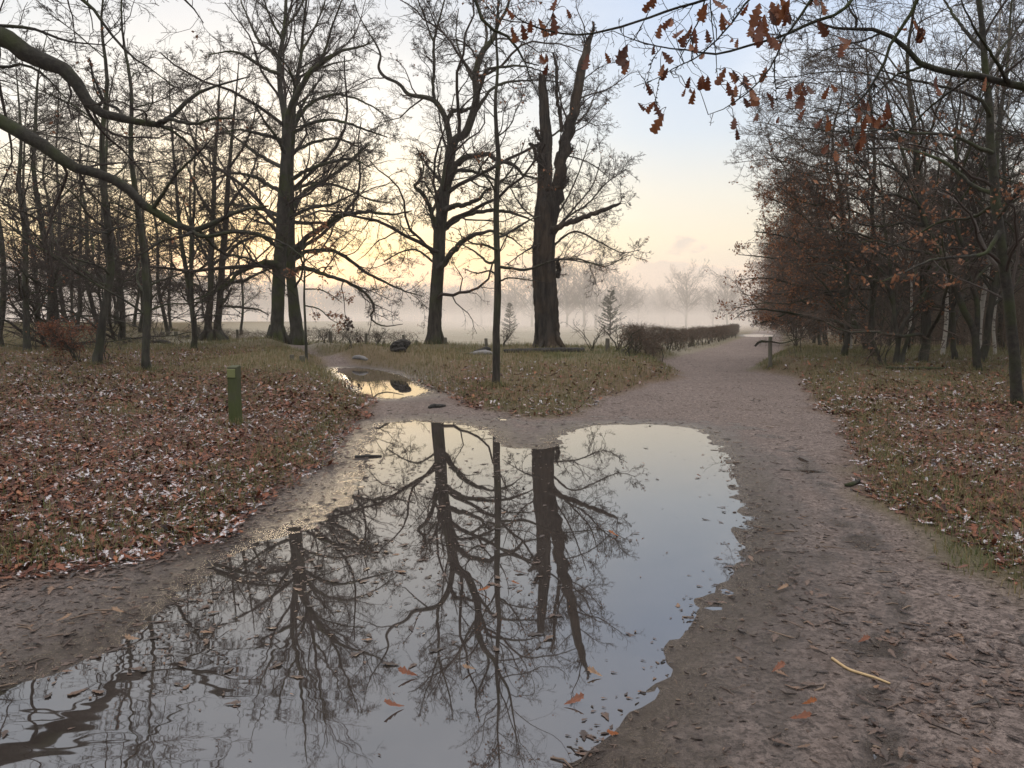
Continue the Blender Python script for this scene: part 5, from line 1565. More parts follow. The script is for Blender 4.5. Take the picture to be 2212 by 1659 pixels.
for px, yt, yb, r, lab in ((631, 766, 779, 5, 'left one of two sawn stump posts beside the red-leaved sapling'), (653, 768, 782, 6, 'right one of two sawn stump posts beside the red-leaved sapling'),
                           (352, 717, 727, 4, 'leftmost short stump beside the thin leaning tree past the path'), (363, 716, 725, 4, 'middle short stump at the foot of the thin leaning tree past the path'), (380, 716, 726, 4, 'rightmost short stump beside the thin leaning tree past the path'),
                           (406, 724, 732, 3.5, 'small stump left of the forked tree at the side path'), (437, 723, 731, 4, 'small stump right of the forked tree at the side path'), (279, 731, 738, 4, 'small stump touching the straight path-side tree')):
    stake('stump', px, yt, yb, r, None, lab, group='short sawn stumps by the left path', cat='stump')


# the broken twig hanging at the right post
def post_branch():
    p = G(1664, 794)
    D = p[1] - .06
    l1 = catmull(np.array(px_line([(1740, 728, .8), (1715, 735, 1.2), (1690, 741, 1.6), (1672, 739, 2), (1664, 737, 2.4), (1655, 738, 2.8), (1646, 737, 3.4), (1637, 741, 3.4), (1631, 748, 2.6)], D)), 4)
    g = Geo()
    v, q = tubes(l1[None, :, :3], l1[None, :, 3], 7, lump=.25)
    g.add(v, q)
    P, R = spawn(l1[None, 14:, :3], l1[None, 14:, 3], 14, 1.22, 60, 4, .3, 0, rr=.5, rmin=.003)
    v, q = tubes(P, R, 4)
    g.add(v, q)
    o = link('dead_branch', g.mesh('dead_branch', M_LIMB, p))
    o.location = p
    tag(o, 'hooked dead branch caught on the lone post at the right of the path', 'branch')


post_branch()


# ------------------------------------------------------------------ the carved waymark post
M_MOSSP, t, b, _o = mat('mossy_sawn_post')
n1 = noise(t, 9, 5, .65, 'Object', (3, 3, .6))
sepz = N(t, 'ShaderNodeSeparateXYZ')
tcz = N(t, 'ShaderNodeTexCoord')
t.links.new(tcz.outputs['Object'], sepz.inputs[0])
mo = mth(t, 'ADD', mth(t, 'MULTIPLY', noise(t, 3.5, 4), .9), mth(t, 'MULTIPLY', sepz.outputs[2], -.45))
t.links.new(mixc(t, maprange(t, mo, .0, .35), mixc(t, n1, (.040, .042, .024), (.075, .075, .040)), mixc(t, n1, (.030, .040, .009), (.066, .082, .020))), b.inputs['Base Color'])
b.inputs['Roughness'].default_value = .95
bump(t, b, n1, .8, .008)
M_PLATE, t, b, _o = mat('mossy_metal_plate')
t.links.new(mixc(t, noise(t, 12, 4), (.11, .125, .040), (.18, .19, .07)), b.inputs['Base Color'])
b.inputs['Roughness'].default_value = .6
bump(t, b, noise(t, 40, 3), .3, .003)


def bevel_box(dx, dy, dz, bev, z0=0.0, top=None):
    """box with bevelled upright edges; top: function of (x, y) -> z"""
    a, c = dx / 2, dy / 2
    o = [(-a + bev, -c), (a - bev, -c), (a, -c + bev), (a, c - bev), (a - bev, c), (-a + bev, c), (-a, c - bev), (-a, -c + bev)]
    zs = [z0, z0 + dz * .33, z0 + dz * .66, z0 + dz - bev]
    V = [[(x, y, z if k < 3 or top is None else top(x, y) - bev) for x, y in o] for k, z in enumerate(zs)]
    V.append([(x * (1 - bev / a), y * (1 - bev / c), (z0 + dz) if top is None else top(x, y)) for x, y in o])
    v = np.array(V).reshape(-1, 3)
    i = np.arange(len(v)).reshape(-1, 8)
    q = np.stack([i[:-1], np.roll(i[:-1], -1, 1), np.roll(i[1:], -1, 1), i[1:]], -1).reshape(-1, 4)
    cen = v[i[-1]].mean(0)
    t3 = np.array([[i[-1, j], i[-1, (j + 1) % 8], len(v)] for j in range(8)])
    return np.vstack([v, cen]), q, t3


def waymark():
    p = G(509, 917)
    h = U(509, 789, p[1])[2] - p[2]
    w = 25 / FPX * p[1]
    root = empty('waymark_post', p, math.radians(-14))
    tag(root, 'square mossy green waymark post with a sloped top plate in the leafy grass', 'post')
    g = Geo()
    v, q, t3 = bevel_box(w * .86, w * .8, h + .2, .008, -.2, lambda x, y: h - .5 * (y * -1 + w * .4) * .35)
    g.add(v, q)
    g.f[3].append(t3)
    g.m[3].append(np.zeros(len(t3)))
    link('shaft', g.mesh('shaft', M_MOSSP, smooth=False), root)
    g = Geo()
    v, q, t3 = bevel_box(w * .80, .012, h * .14, .004, 0)
    v[:, 1] += -w * .4 - .0085
    v[:, 2] += h * .80
    g.add(v, q)
    g.f[3].append(t3)
    g.m[3].append(np.zeros(len(t3)))
    link('plate', g.mesh('plate', M_PLATE, smooth=False), root)


waymark()

# ------------------------------------------------------------------ logs and dead wood
M_CHAR, t, b, _o = mat('charred_log')
n1 = noise(t, 11, 6, .7)
t.links.new(mixc(t, maprange(t, n1, .45, .75), (.012, .011, .010), (.075, .065, .055)), b.inputs['Base Color'])
b.inputs['Roughness'].default_value = .85
bump(t, b, n1, 1.0, .05)
M_GREYW, t, b, _o = mat('frosted_grey_wood')
n1 = noise(t, 9, 5, .65)
t.links.new(mixc(t, n1, (.09, .085, .08), (.27, .26, .26)), b.inputs['Base Color'])
b.inputs['Roughness'].default_value = .9
bump(t, b, n1, .6, .02)


def log(name, pts, D, label, m, S=14, lump=.16, cap=.25, twigs=0, zoff=0.0, cat='log', ground=False):
    l = np.array(px_line(pts, D, 1.0)) if D else np.array([(*(G(x, y) + np.array([0, 0, r / FPX * G(x, y)[1] * .6])), r / FPX * G(x, y)[1]) for x, y, r in pts])
    if ground:
        for row in l:
            row[2] = zt(row[0], row[1]) + row[3] * ground
    l = catmull(l, 6)
    l = np.vstack([l[0], l, l[-1]])
    l[0, 3] *= cap
    l[-1, 3] *= cap
    l[0, :3] -= (l[2, :3] - l[1, :3]) * .15
    l[-1, :3] += (l[-2, :3] - l[-3, :3]) * .15
    g = Geo()
    v, q = tubes(l[None, :, :3], l[None, :, 3], S, lump=lump)
    e0, e1 = v[:S].mean(0), v[-S:].mean(0)
    nv = len(v)
    g.add(np.vstack([v, e0, e1]), q)
    g.f[3].append(np.array([[(j + 1) % S, j, nv] for j in range(S)] + [[nv - S + j, nv - S + (j + 1) % S, nv + 1] for j in range(S)]))
    g.m[3].append(np.zeros(2 * S))
    if twigs:
        P, R = spawn(l[None, 2:-2, :3], l[None, 2:-2, 3], twigs, 1.5, 60, 5, .3, .15, rr=.35, rmin=.004)
        v, q = tubes(P, R, 4)
        g.add(v, q)
    c = l[:, :3].mean(0)
    o = link(name, g.mesh(name, m, c))
    o.location = c
    return tag(o, label, cat)


rng = np.random.default_rng(63)
log('fallen_log', [(1088, 764, 5), (1120, 764, 6), (1165, 765, 6.5), (1215, 768, 6.5), (1262, 772, 6)], 27.0, 'long dark fallen log lying in grass before the broken oak', M_CHAR, ground=.55, lump=.22)


def charred_log():
    D = 27.2
    p = U(870, 768, D)
    z0 = zt(p[0], p[1])
    u = D / FPX
    root = empty('charred_log', (p[0], p[1], z0))
    tag(root, 'black charred log end with a hooked upper lip, beside the forked oak', 'log')
    c = [p[0], p[1], z0]
    # body lying back to the left, and the curled lip standing forward to the right
    u *= .84
    body = np.array([(c[0] - 32 * u, c[1] + .7, z0 + 9 * u, 11 * u), (c[0] - 20 * u, c[1] + .4, z0 + 14 * u, 14 * u), (c[0] - 6 * u, c[1] + .1, z0 + 18 * u, 15 * u), (c[0] + 6 * u, c[1], z0 + 20 * u, 13.5 * u), (c[0] + 14 * u, c[1] - .1, z0 + 20 * u, 10 * u), (c[0] + 18 * u, c[1] - .1, z0 + 17 * u, 6 * u)])
    low = np.array([(c[0] - 34 * u, c[1] + .5, z0 + 3 * u, 6 * u), (c[0] - 20 * u, c[1] + .1, z0 + 4 * u, 8 * u), (c[0] - 4 * u, c[1] - .2, z0 + 5 * u, 9 * u), (c[0] + 7 * u, c[1] - .3, z0 + 5 * u, 8 * u), (c[0] + 12 * u, c[1] - .3, z0 + 5 * u, 4 * u)])
    neck = np.array([(c[0] - 8 * u, c[1] - .05, z0 + 2 * u, 9 * u), (c[0] - 3 * u, c[1] - .15, z0 + 12 * u, 8 * u), (c[0] + 1 * u, c[1] - .1, z0 + 20 * u, 9 * u)])
    for nm, l in (('upper_lip', body), ('lower_shell', low), ('heartwood', neck)):
        l = catmull(l, 6)
        l = np.vstack([l[0], l, l[-1]])
        l[0, 3] *= .2
        l[-1, 3] *= .2
        v, q = tubes(l[None, :, :3], l[None, :, 3], 34, .28, .22)
        g = Geo()
        g.add(v, q)
        link(nm, g.mesh(nm, M_CHAR, c), root)


charred_log()
log('dead_branch', [(1003, 766, 2), (1020, 762, 3), (1040, 756, 4), (1052, 753, 4.5), (1060, 756, 3)], 26.2, 'dark broken branch resting on the pale rotten log left of the young oak', M_CHAR, S=8, cat='branch')
log('rotten_log', [(1014, 768, 3), (1032, 764, 6), (1046, 762, 7.5), (1058, 765, 6), (1068, 769, 2.5)], 26.0, 'pale grey rotten log half sunk in the leaves left of the young oak', M_GREYW, S=12, ground=.4)
log('boulder', [(762, 776, 3), (770, 774, 5), (782, 775, 5), (793, 778, 3)], None, 'frosty grey lump on the small mound above the far puddle', M_GREYW, S=12, ground=.25, cat='stone')
log('fallen_branch', [(1915, 797, 3), (1950, 799, 3.6), (1990, 799, 3.6), (2030, 798, 3), (2060, 798, 1.6)], None, 'dark mossy branch lying in the grass beside the clump of crooked stems', M_LIMB, S=8, ground=.7, cat='branch')
log('fallen_branch', [(318, 742, 3), (345, 741, 4), (362, 744, 5), (374, 746, 3)], None, 'dark rotten branch at the near side of the left path', M_CHAR, S=8, ground=.6, cat='branch')
log('tree_stump', [(160, 716, 7), (172, 713, 9), (178, 714, 6)], None, 'dark rounded stump on the left rise by the slim tree', M_CHAR, S=12, ground=.4, cat='stump')
log('broken_wood', [(926, 883, 3), (935, 881, 5), (950, 880, 4.5), (962, 878, 2)], None, 'dark broken piece of wood on the mud between the two puddles', M_CHAR, S=8, ground=.7, cat='wood')
log('stick', [(766, 989, 2.5), (790, 988, 3), (824, 987, 2.5)], None, 'dark flat stick at the left upper shore of the big puddle', M_CHAR, S=7, ground=.6, cat='stick')
log('stick', [(1824, 1054, 3), (1840, 1050, 5), (1856, 1043, 4)], None, 'short dark stick at the right path border beside the grass', M_LIMB, S=7, ground=.7, cat='stick')
log('stick', [(1133, 1306, 2.5), (1150, 1303, 4), (1172, 1298, 2.5)], None, 'dark wet stick floating in the middle of the big puddle', M_CHAR, S=7, ground=False, cat='stick')
M_STRAW, t, b, _o = mat('dry_straw')
t.links.new(mixc(t, noise(t, 30, 3), (.30, .20, .095), (.46, .33, .17)), b.inputs['Base Color'])
log('straw_stalk', [(1797, 1434, 3.4), (1830, 1448, 3.2), (1858, 1459, 3.4), (1890, 1472, 3.0), (1922, 1484, 2.6)], None, 'pale yellow straw stalk lying on the dark mud', M_STRAW, S=8, lump=.05, ground=.9, cat='stalk')
shrub('leafy_branch', 757, 752, 29, .8, .35, 3, 'dead upright branch with dark curled leaves on the mound right of the beeches', leaf=60, lmat=M_WETLEAF, ls=.16, nst=3, cat='branch')


# ------------------------------------------------------------------ fallen leaves, grass, mud crumbs
rng = np.random.default_rng(90)


def scatter(n, y0, y1, xw=.80, p=1.0):
    u = rng.random(n)
    y = y0 * (y1 / y0) ** u if p == 1 else (y0 ** (1 - p) + u * (y1 ** (1 - p) - y0 ** (1 - p))) ** (1 / (1 - p))
    x = rng.uniform(-1, 1, n) * (xw * y + 2.5)
    return x, y


def pathd(x, y):
    return dist_in(PATH, x, y, 4) + (fnoise(x, y, .7) - .5) * .5


def pudd(x, y):
    d = np.full(x.shape, 2.5)
    for poly, _ in PUD[:2]:
        d = np.minimum(d, dist_in(poly, x, y, 2.5))
    return d


def litter_density(x, y):
    dp = pathd(x, y)
    veg = sstep(-.15, .25, dp)
    L = leafy_of(x, y) * veg
    near_edge = np.exp(-((dp - .05) / .22) ** 2) * (x < 0) * .8 * (1 - sstep(11, 14, y))        # leaves gathered along the left shore
    pile = sstep(.75, 1.7, x - .12 * y) * (1 - sstep(4.2, 6, y)) * .42 * sstep(.42, .62, fnoise(x, y, .7) + .06)
    path = .012 + .05 * sstep(.55, .75, fnoise(x, y, 1.1))
    return np.clip(np.maximum(np.maximum(L, near_edge), np.maximum(pile, path * (1 - veg))), 0, 1)


def tilt(n, amount):
    a = rng.normal(scale=amount, size=(n, 2))
    return unit(np.stack([a[:, 0], a[:, 1], np.ones(n)], 1))


def litter():
    g = Geo()
    # near leaves with the lobed outline
    for (n, y0, y1, size, prof) in ((150000, 1.9, 13.5, .080, LOBES), (110000, 12.5, 32, .105, LOBES[[0, 2, 4, 6, 8, 10]])):
        x, y = scatter(n, y0, y1, .78, .55)
        k = rng.random(n) < litter_density(x, y)
        wet = pudd(x, y) > .02
        k &= wet
        x, y = x[k], y[k]
        z = terrain(x, y) + np.where(pathd(x, y) < 0, .004, .009)
        m = len(x)
        a = rng.uniform(0, 6.28, m)
        nor = tilt(m, .20)
        mid = np.stack([np.cos(a), np.sin(a), rng.normal(scale=.18, size=m)], 1)
        onpath = pathd(x, y) < 0
        nor = np.where(onpath[:, None], unit(nor + np.array([0, 0, 2.0])), nor)
        L = size * rng.uniform(.45, 1.3, m) * np.where(onpath, .8, 1)
        v, q = leaf_geo(np.stack([x, y, z], 1), mid, nor, L, rng.normal(.06, .22, m) * np.where(onpath, .35, 1), rng.uniform(-.2, .7, m) * np.where(onpath, .4, 1), prof)
        mi = np.where(onpath, 1, 0)
        fm = np.concatenate([np.repeat(mi, len(prof) - 1)] * 2)
        g.v.append(v)
        g.f[4].append(q + g.n)
        g.m[4].append(fm)
        g.n += len(v)
    tag(link('leaf_litter', g.mesh('leaf_litter', [M_LITTER, M_WETLEAF], smooth=False)), kind='stuff')


litter()


def blades(x, y, h, mtl, name, lean=.45, w=.0035):
    n = len(x)
    z = terrain(x, y) - .005
    a = rng.uniform(0, 6.28, n)
    d = np.stack([np.cos(a), np.sin(a)], 1) * (np.abs(rng.normal(scale=lean, size=n)) * h)[:, None]
    s = np.stack([-np.sin(a + rng.normal(scale=.6, size=n)), np.cos(a)], 1) * (w * (1 + y * .05))[:, None]
    b0 = np.stack([x - s[:, 0], y - s[:, 1], z], 1)
    b1 = np.stack([x + s[:, 0], y + s[:, 1], z], 1)
    mdp = np.stack([x + d[:, 0] * .45, y + d[:, 1] * .45, z + h * .62], 1)
    e0 = mdp - np.column_stack([s * .7, np.zeros(n)])
    e1 = mdp + np.column_stack([s * .7, np.zeros(n)])
    tp = np.stack([x + d[:, 0] * 1.25, y + d[:, 1] * 1.25, z + h * rng.uniform(.7, 1, n)], 1)
    V = np.stack([b0, b1, e1, e0, tp], 1).reshape(-1, 3)
    i = np.arange(n * 5).reshape(n, 5)
    me = mesh_np(name, V, [i[:, [0, 1, 2, 3]], i[:, [3, 2, 4]]], mtl, smooth=False)
    return tag(link(name, me), kind='stuff')


def grass():
    x, y = scatter(440000, 2.4, 46, .80, .85)
    for fx, fy, fr, fn in ((509, 917, .22, 420), (1072, 834, .30, 420), (1664, 794, .3, 260), (1182, 768, 1.0, 700), (315, 802, .3, 300), (205, 787, .3, 260)):
        p = G(fx, fy)
        a = rng.uniform(0, 6.28, fn)
        rr = fr * (.25 + .9 * rng.random(fn))
        x = np.concatenate([x, p[0] + np.cos(a) * rr])
        y = np.concatenate([y, p[1] + np.sin(a) * rr])
    k = ~((y > 33) & (x > -10) & (rng.random(len(x)) < .8))
    x, y = x[k], y[k]
    veg = sstep(-.05, .35, pathd(x, y))
    clump = sstep(.42, .66, fnoise(x, y, .55) + .12 * fnoise(x, y, 3.0))
    border = np.exp(-((dist_in(PATH, x, y, 4) - .4) / .4) ** 2)
    lf = leafy_of(x, y)
    dens = veg * np.clip(clump * (1 - .88 * lf) + .8 * border + .12 * (1 - .8 * lf) + .35 * sstep(11, 18, y), 0, 1)
    k = (rng.random(len(x)) < dens) | (np.arange(len(x)) >= len(x) - 2000) & (veg > .3)
    x, y = x[k], y[k]
    g = green_of(x, y)
    gk = rng.random(len(x)) < np.clip(g * 1.1 * (fnoise(x, y, 1.3) + .25), 0, .95)
    h = rng.uniform(.035, .085, len(x)) * (1 + .055 * y) * (.75 + .6 * fnoise(x, y, .8))
    h = np.where(gk, h * .75, h)
    blades(x[~gk], y[~gk], h[~gk], M_GRASS, 'dry_grass', w=.0024)
    blades(x[gk], y[gk], h[gk], M_GREEN, 'green_grass', w=.0024)


grass()
M_CRUMB, t, b, _o = mat('mud_crumbs')
gi = N(t, 'ShaderNodeNewGeometry')
rr_ = ramp(t, [(0, (.020, .014, .011)), (.6, (.075, .05, .038)), (1, (.16, .11, .075))])
t.links.new(gi.outputs['Random Per Island'], rr_.inputs[0])
t.links.new(rr_.outputs[0], b.inputs['Base Color'])
b.inputs['Roughness'].default_value = .7


def crumbs():
    """bits of twig, bark and acorn shell trodden into the mud"""
    x, y = scatter(60000, 1.9, 34, .80, .8)
    k = (pathd(x, y) < .1) & (pudd(x, y) > -.05) & (rng.random(len(x)) < .25 + .75 * sstep(.45, .7, fnoise(x, y, 1.4)))
    x, y = x[k], y[k]
    n = len(x)
    a = rng.normal(0, .9, n)
    L = np.where(rng.random(n) < .06, rng.uniform(.05, .16, n), rng.uniform(.008, .032, n))
    z = terrain(x, y)
    r = np.minimum(L * .16, .005) * rng.uniform(.6, 1.2, n)
    d = np.stack([np.cos(a), np.sin(a), rng.normal(scale=.08, size=n)], 1)
    c = np.stack([x, y, z + r * .8], 1)
    off = rng.normal(scale=.12, size=(n, 3)) * L[:, None]
    off[:, 2] = np.abs(off[:, 2]) * .3
    P = np.stack([c - d * L[:, None] / 2, c + off, c + d * L[:, None] / 2], 1)
    v, q = tubes(P, np.stack([r * .7, r, r * .6], 1), 4)
    tag(link('twig_debris', mesh_np('twig_debris', v, [q], M_CRUMB)), kind='stuff')


crumbs()


def undergrowth():
    """brush and fallen twigs between the trunks of the right wood"""
    n = 1500
    y = rng.uniform(20, 84, n)
    x = edge_x(y) + 5 + rng.uniform(0, 1, n) * 20
    z = terrain(x, y)
    P = np.zeros((n, 6, 3))
    for j in range(6):
        P[:, j] = np.stack([x + rng.normal(scale=.12, size=n) * j, y + rng.normal(scale=.12, size=n) * j, z + rng.uniform(1.2, 4.5, n) * j / 5], 1)
    P[:, :, 2] = np.sort(P[:, :, 2], axis=1)
    R = .02 * np.linspace(1, .3, 6)[None] * np.ones((n, 1))
    g = Geo()
    v, q = tubes(P, R, 4)
    g.add(v, q)
    P1, R1 = spawn(P, R, 12, .5, 55, 4, .25, .04, rr=.6, rmin=.005)
    v, q = tubes(P1, R1, 3)
    g.add(v, q)
    P2, R2 = spawn(P1, R1, 4, .55, 50, 2, .25, .02, rr=.7, rmin=.0045)
    v, q = tubes(P2, R2, 3)
    g.add(v, q)
    tag(link('undergrowth', g.mesh('undergrowth', M_HEDGE)), kind='stuff')


undergrowth()


def floating():
    """leaves and scraps lying on the water"""
    g = Geo()
    n = 90000
    x, y = scatter(n, 2.0, 22, .70, .6)
    d = pudd(x, y)
    # thickest in the belt across the middle and along the shores
    px = PCX + FPX * x / y
    belt = sstep(-2.6, -1.3, x) * (1 - sstep(.0, .55, x)) * sstep(3.1, 4.4, y) * (1 - sstep(8.5, 10.5, y))
    belt2 = (x < -.2) * sstep(3.0, 3.8, y) * (1 - sstep(5.5, 7.0, y)) * .9
    shore = np.exp(-(d / .16) ** 2) * .45
    dens = np.clip(np.maximum(np.maximum(belt, belt2) * (.18 + .82 * sstep(.42, .65, fnoise(x, y, .9))), np.maximum(shore, .018)), 0, 1)
    k = (d < .02) & (rng.random(n) < dens * .55)
    x, y = x[k], y[k]
    m = len(x)
    a = rng.uniform(0, 6.28, m)
    small = rng.random(m) < .80
    L = np.where(small, rng.uniform(.012, .034, m), rng.uniform(.045, .09, m))
    mid = np.stack([np.cos(a), np.sin(a), rng.normal(scale=.02, size=m)], 1)
    nor = tilt(m, .05)
    z = np.full(m, .0035)
    v, q = leaf_geo(np.stack([x, y, z], 1), mid, nor, L, rng.normal(.02, .06, m), rng.uniform(0, .22, m), LOBES[[0, 2, 3, 6, 7, 8, 10]])
    g.add(v, q)
    tag(link('floating_leaves', g.mesh('floating_leaves', M_WETLEAF, smooth=False)), kind='stuff')


floating()

# single leaves that stand out
LEAF_SPOTS = [(1325, 1158, 1.5, 'curled orange leaf floating on the clear right part of the big puddle'), (1046, 1279, 1.5, 'bright orange leaf floating in the middle of the big puddle, amid the dark tree reflections'),
              (1113, 1264, 1.0, 'small red leaf floating just right of the bright orange one in the puddle'), (880, 1462, 1.6, 'brown leaf pair floating in the lower middle of the big puddle'), (850, 1532, 1.6, 'dark red crumpled leaf cluster floating in the lower left of the puddle'),
              (1240, 1522, 1.6, 'dark crumpled leaf floating near the lower right shore of the puddle'), (1285, 1460, 1.3, 'grey curled leaf floating near the right shore, below the mirrored trunk'), (1322, 1592, 1.2, 'orange leaf at the lower right shore of the puddle'),
              (1690, 1276, 1.3, 'tan leaf lying flat on the mud right of the puddle, nearest the shore'), (1680, 1452, 1.4, 'brown leaf lying on the mud left of the straw stalk'), (1730, 1562, 1.5, 'rust-brown leaf lying on the mud below the straw stalk'),
              (1748, 1528, 1.1, 'small orange leaf lying on the mud between straw stalk and rust-brown leaf'), (1865, 1390, 1.2, 'oval brown leaf lying on the mud above the straw stalk'), (255, 1326, 1.2, 'pale tan leaf lying on the wet mud at the left shore'),
              (140, 1345, 1.4, 'grey-brown leaf lying on the wet mud at the far left'), (1012, 1450, 1.2, 'dull pink leaf floating above the mirrored crown, lower middle of the puddle'), (1510, 1030, .9, 'small dark leaf floating near the upper right of the puddle'),
              (1390, 1003, .8, 'tiny dark leaf floating far out on the bright part of the puddle'), (285, 1385, 1.3, 'dark wet leaf standing at the left waterline')]
LS = [('orange' in l[3] or 'bright' in l[3]) for l in LEAF_SPOTS]
M_ORANGE = leafmat('orange_leaf', [(0, (.20, .060, .018)), (1, (.27, .095, .028))], .2)
M_REDBR = leafmat('red_brown_leaf', [(0, (.13, .040, .022)), (1, (.19, .075, .038))], .1)
M_TAN = leafmat('tan_leaf', [(0, (.20, .13, .085)), (1, (.27, .17, .105))], .1)
for (px, py, sc, lab), org in zip(LEAF_SPOTS, LS):
    p = np.array(Gflat(px, py))
    z = max(zt(*p), 0.0) + .006
    mt = M_ORANGE if org else (M_TAN if ('tan' in lab or 'pink' in lab or 'grey' in lab) else M_REDBR)
    L = .056 * sc
    a = rng.uniform(-.6, .6) + (math.pi if rng.random() < .5 else 0)
    mid = np.array([[math.cos(a), math.sin(a), .12]])
    v, q = leaf_geo(np.array([[-math.cos(a) * L / 2, -math.sin(a) * L / 2, 0]]), mid, np.array([[rng.normal(scale=.2), -.35, 1.0]]), np.array([L]), np.array([.30]), np.array([rng.uniform(.4, .8)]))
    o = link('fallen_leaf', mesh_np('fallen_leaf', v, [q], mt, smooth=False))
    o.location = (p[0], p[1], z)
    tag(o, lab, 'leaf', 'single fallen leaves')

# ------------------------------------------------------------------ the misty meadow: firs, lone trees and the far wood
rng = np.random.default_rng(95)


def fir(px, ytop, ybase, D, rel, label, gap=0.0):
    p = U(px, ybase, D)
    p[2] = zt(p[0], p[1])
    H = U(px, ytop, D)[2] - p[2]
    root = empty('fir_tree', p)
    tag(root, label, 'fir tree', 'young firs in the meadow')
    g = Geo()
    l = np.array([(p[0], p[1], p[2] + z * H, H * .018 * (1 - z * .93)) for z in np.linspace(-.02, 1, 9)])
    v, q = tubes(l[None, :, :3], l[None, :, 3], 7)
    g.add(v, q)
    link('trunk', g.mesh('trunk', M_WOOD, p), root)
    n = 84
    f = rng.uniform(.06, .97, n)
    a = rng.uniform(0, 6.28, n)
    L = rel * H * (1 - f) ** .85 * rng.uniform(.55, 1.1, n) + .03 * H
    P = np.zeros((n, 6, 3))
    for j in range(6):
        t_ = j / 5
        P[:, j] = p + np.stack([np.cos(a) * L * t_, np.sin(a) * L * t_, f * H + L * (.12 * t_ - .05 + .30 * t_ * t_ - .10)], 1)
    g = Geo()
    v, q = tubes(P, np.tile(np.linspace(.018, .005, 6)[None], (n, 1)), 4)
    g.add(v, q)
    i = rng.integers(0, n, 5200)
    tt = rng.random(5200) ** .7
    j = np.minimum((tt * 5).astype(int), 4)
    w = (tt * 5 - j)[:, None]
    pos = P[i, j] * (1 - w) + P[i, j + 1] * w
    d = unit(P[i, 5] - P[i, 0])
    perp = unit(np.cross(d, rng.normal(size=(5200, 3)) * np.array([.3, .3, 1])))
    nd = unit(d * .8 + perp * rng.choice([-1, 1], 5200)[:, None] + np.array([0, 0, -.08]))
    Ls = (H * .045 * rng.uniform(.5, 1.2, 5200))[:, None]
    wv = np.cross(nd, rng.normal(size=(5200, 3))) * H * .0036
    V = np.stack([pos - wv, pos + wv, pos + nd * Ls], 1).reshape(-1, 3)
    g.add(V, np.arange(5200 * 3).reshape(-1, 3))
    link('crown', g.mesh('crown', M_FIR, p, smooth=False), root)
    if gap:
        for s in (-1, 1):
            sg = Geo()
            r0 = np.array([[(p[0] + s * .55, p[1], p[2] - .1), (p[0] + s * .55, p[1], p[2] + .5), (p[0] + s * .55, p[1], p[2] + 1.0)]])
            v, q = tubes(r0, np.full((1, 3), .045), 6)
            sg.add(v, q)
            o = link('tree_stake', sg.mesh('tree_stake', M_POST, p))
            o.location = p
            tag(o, f'{"left" if s < 0 else "right"} support stake under the larger fir in the meadow', 'stake')


fir(1318, 622, 715, 72, .40, 'larger young fir with airy branches in the misty meadow right of the broken oak', 1)
fir(1101, 653, 706, 88, .33, 'smaller narrow young fir in the misty meadow left of the broken oak')


def far_proto(seed, H, r):
    """broad bare field tree with a fan of rising limbs"""
    global rng
    rng = np.random.default_rng(seed)
    zs = np.array([-.02, 0, .1, .25, .4, .6, .8, 1.0]) * H
    t = [(rng.normal(scale=.008 * H), rng.normal(scale=.008 * H), z, r * f) for z, f in zip(zs, (1.4, 1.2, 1, .9, .75, .5, .3, .08))]
    return plant('field_tree', (0, 0, 0), [t], [], (M_WOOD, M_TWIG), '', lv=(8, 6, 4), llen=(.45, .42, .45), ups=(.18, .14, .10), wigs=(.14, .18, .2), sides=8, rmin=.012,
                 limbs_auto=dict(per=36, length=1 + H * .62, ang=60, k=9, wig=.10, up=.15, t0=.16, t1=.92, rr=.5, slim=.010, lenfall=.25, rmin=.02), tsub=3)


FPR = [far_proto(401, 12, .30), far_proto(402, 12, .26), far_proto(403, 12, .34)]
FUS = [False] * 3
FAR = [(1482, 590, 697, 185, 0, 'tall lone bare tree in the mist, right of the larger fir'), (1340, 598, 697, 170, 1, 'bare tree in the mist right behind the larger fir'), (1288, 580, 697, 165, 2, 'bare misty tree between the broken oak and the larger fir'),
       (1262, 572, 697, 158, 0, 'tall misty tree directly right of the broken oak trunk'), (1225, 575, 697, 160, 1, 'misty tree seen against the right side of the broken oak'), (1150, 588, 697, 175, 2, 'misty tree peeping out left of the broken oak'),
       (1112, 600, 697, 190, 1, 'low misty tree behind the smaller fir'), (1040, 606, 697, 230, 0, 'rounded misty tree above the far wood, between the forked oak and the young oak'), (1378, 620, 697, 230, 2, 'small misty tree right of the larger fir'),
       (1435, 626, 697, 250, 1, 'faint small tree left of the tall lone one'), (1540, 618, 697, 200, 2, 'faint tree by the tips of the wood-edge branches, right of the tall lone one'), (1570, 600, 697, 170, 0, 'misty tree half hidden behind the wood-edge branches'),
       (1195, 565, 697, 156, 2, 'misty tree hidden behind the broken oak trunk')]
for k, (px, yt, yb, D, v, lab) in enumerate(FAR):
    p = U(px, yb, D)
    z0 = zt(p[0], p[1])
    H = U(px, yt, D)[2] - z0
    s = H / 13.2
    put(FPR, FUS, v, (p[0], p[1], z0), (s, s, s), rng.uniform(0, 6.28), lab, 'bare trees across the misty meadow')


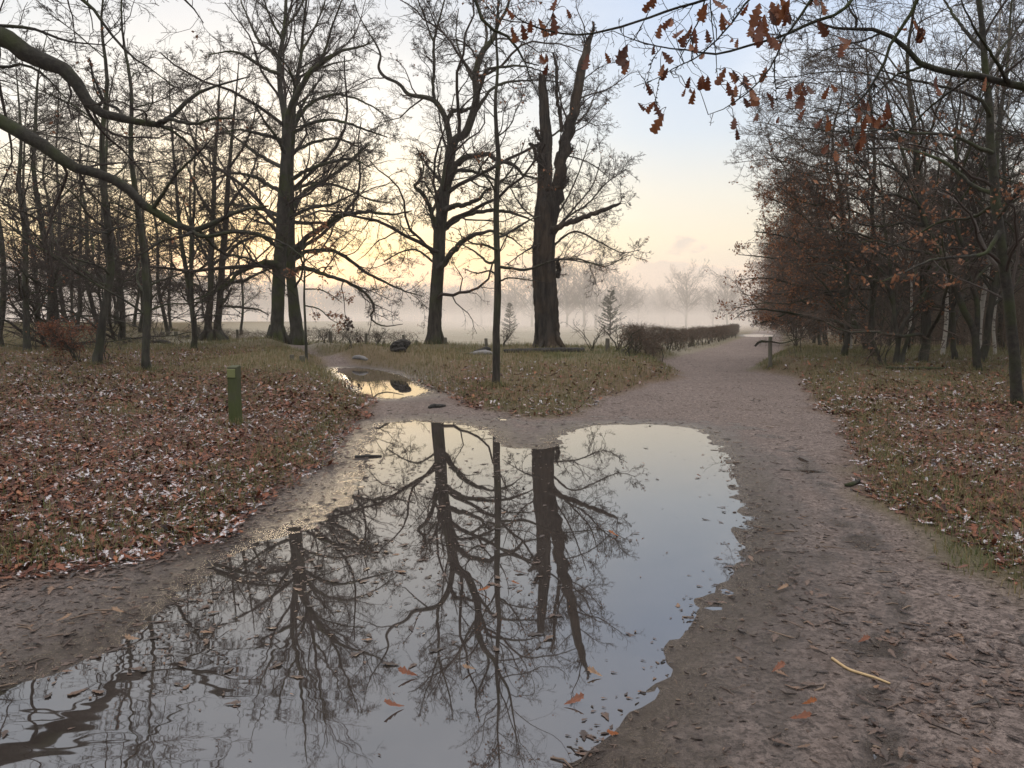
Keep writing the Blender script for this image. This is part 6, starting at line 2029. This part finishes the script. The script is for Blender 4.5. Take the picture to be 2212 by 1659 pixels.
def far_wood():
    """the wood that closes the meadow, one mass of bare crowns"""
    g = Geo()
    n = 2300
    x = rng.uniform(-330, 190, n)
    y = 295 + rng.uniform(0, 45, n) + .0004 * (x + 60) ** 2 - 30 * sstep(-80, -200, x)
    H = (9.5 + 5.5 * fnoise(x, y, 40) + rng.uniform(-1.5, 1.5, n)) * (1 + .5 * sstep(-60, -180, x))
    z = terrain(x, y)
    P = np.zeros((n, 6, 3))
    for j in range(6):
        P[:, j] = np.stack([x + rng.normal(scale=.12, size=n) * j, y, z + H * j / 5], 1)
    R = .22 * np.linspace(1, .15, 6)[None] * np.ones((n, 1))
    v, q = tubes(P, R, 4)
    g.add(v, q)
    P1, R1 = spawn(P, R, 14, .50, 62, 4, .18, .08, t0=.10, rr=.5, rmin=.05)
    v, q = tubes(P1, R1, 3)
    g.add(v, q)
    P2, R2 = spawn(P1, R1, 5, .55, 45, 2, .2, .10, rr=.6, rmin=.045)
    v, q = tubes(P2, R2, 3)
    g.add(v, q)
    tag(link('far_woods', g.mesh('far_woods', M_TWIG)), kind='stuff')


far_wood()

# ------------------------------------------------------------------ haze
def volume(name, lo, hi, dens, col, aniso):
    m = bpy.data.materials.new(name)
    m.use_nodes = True
    t = m.node_tree
    t.nodes.clear()
    out = N(t, 'ShaderNodeOutputMaterial')
    v = N(t, 'ShaderNodeVolumePrincipled')
    v.inputs['Color'].default_value = (*col, 1)
    v.inputs['Density'].default_value = dens
    v.inputs['Anisotropy'].default_value = aniso
    t.links.new(v.outputs[0], out.inputs['Volume'])
    try:
        m.cycles.homogeneous_volume = True
    except Exception:
        pass
    V = [(x, y, z) for z in (lo[2], hi[2]) for y in (lo[1], hi[1]) for x in (lo[0], hi[0])]
    F = [(0, 2, 3, 1), (4, 5, 7, 6), (0, 1, 5, 4), (2, 6, 7, 3), (0, 4, 6, 2), (1, 3, 7, 5)]
    tag(link(name, mesh_np(name, V, [np.array(F)], m, smooth=False)), kind='stuff')


HAZE_C = (1.0, .915, .84)
volume('haze', (-420, -40, -3), (420, 430, 30), .0007, HAZE_C, .35)
volume('mist', (-400, 52, -2.5), (400, 420, 14.0), .0042, HAZE_C, .3)
volume('ground_mist', (-380, 90, -2), (380, 400, 3.6), .0075, (.95, .87, .80), .3)
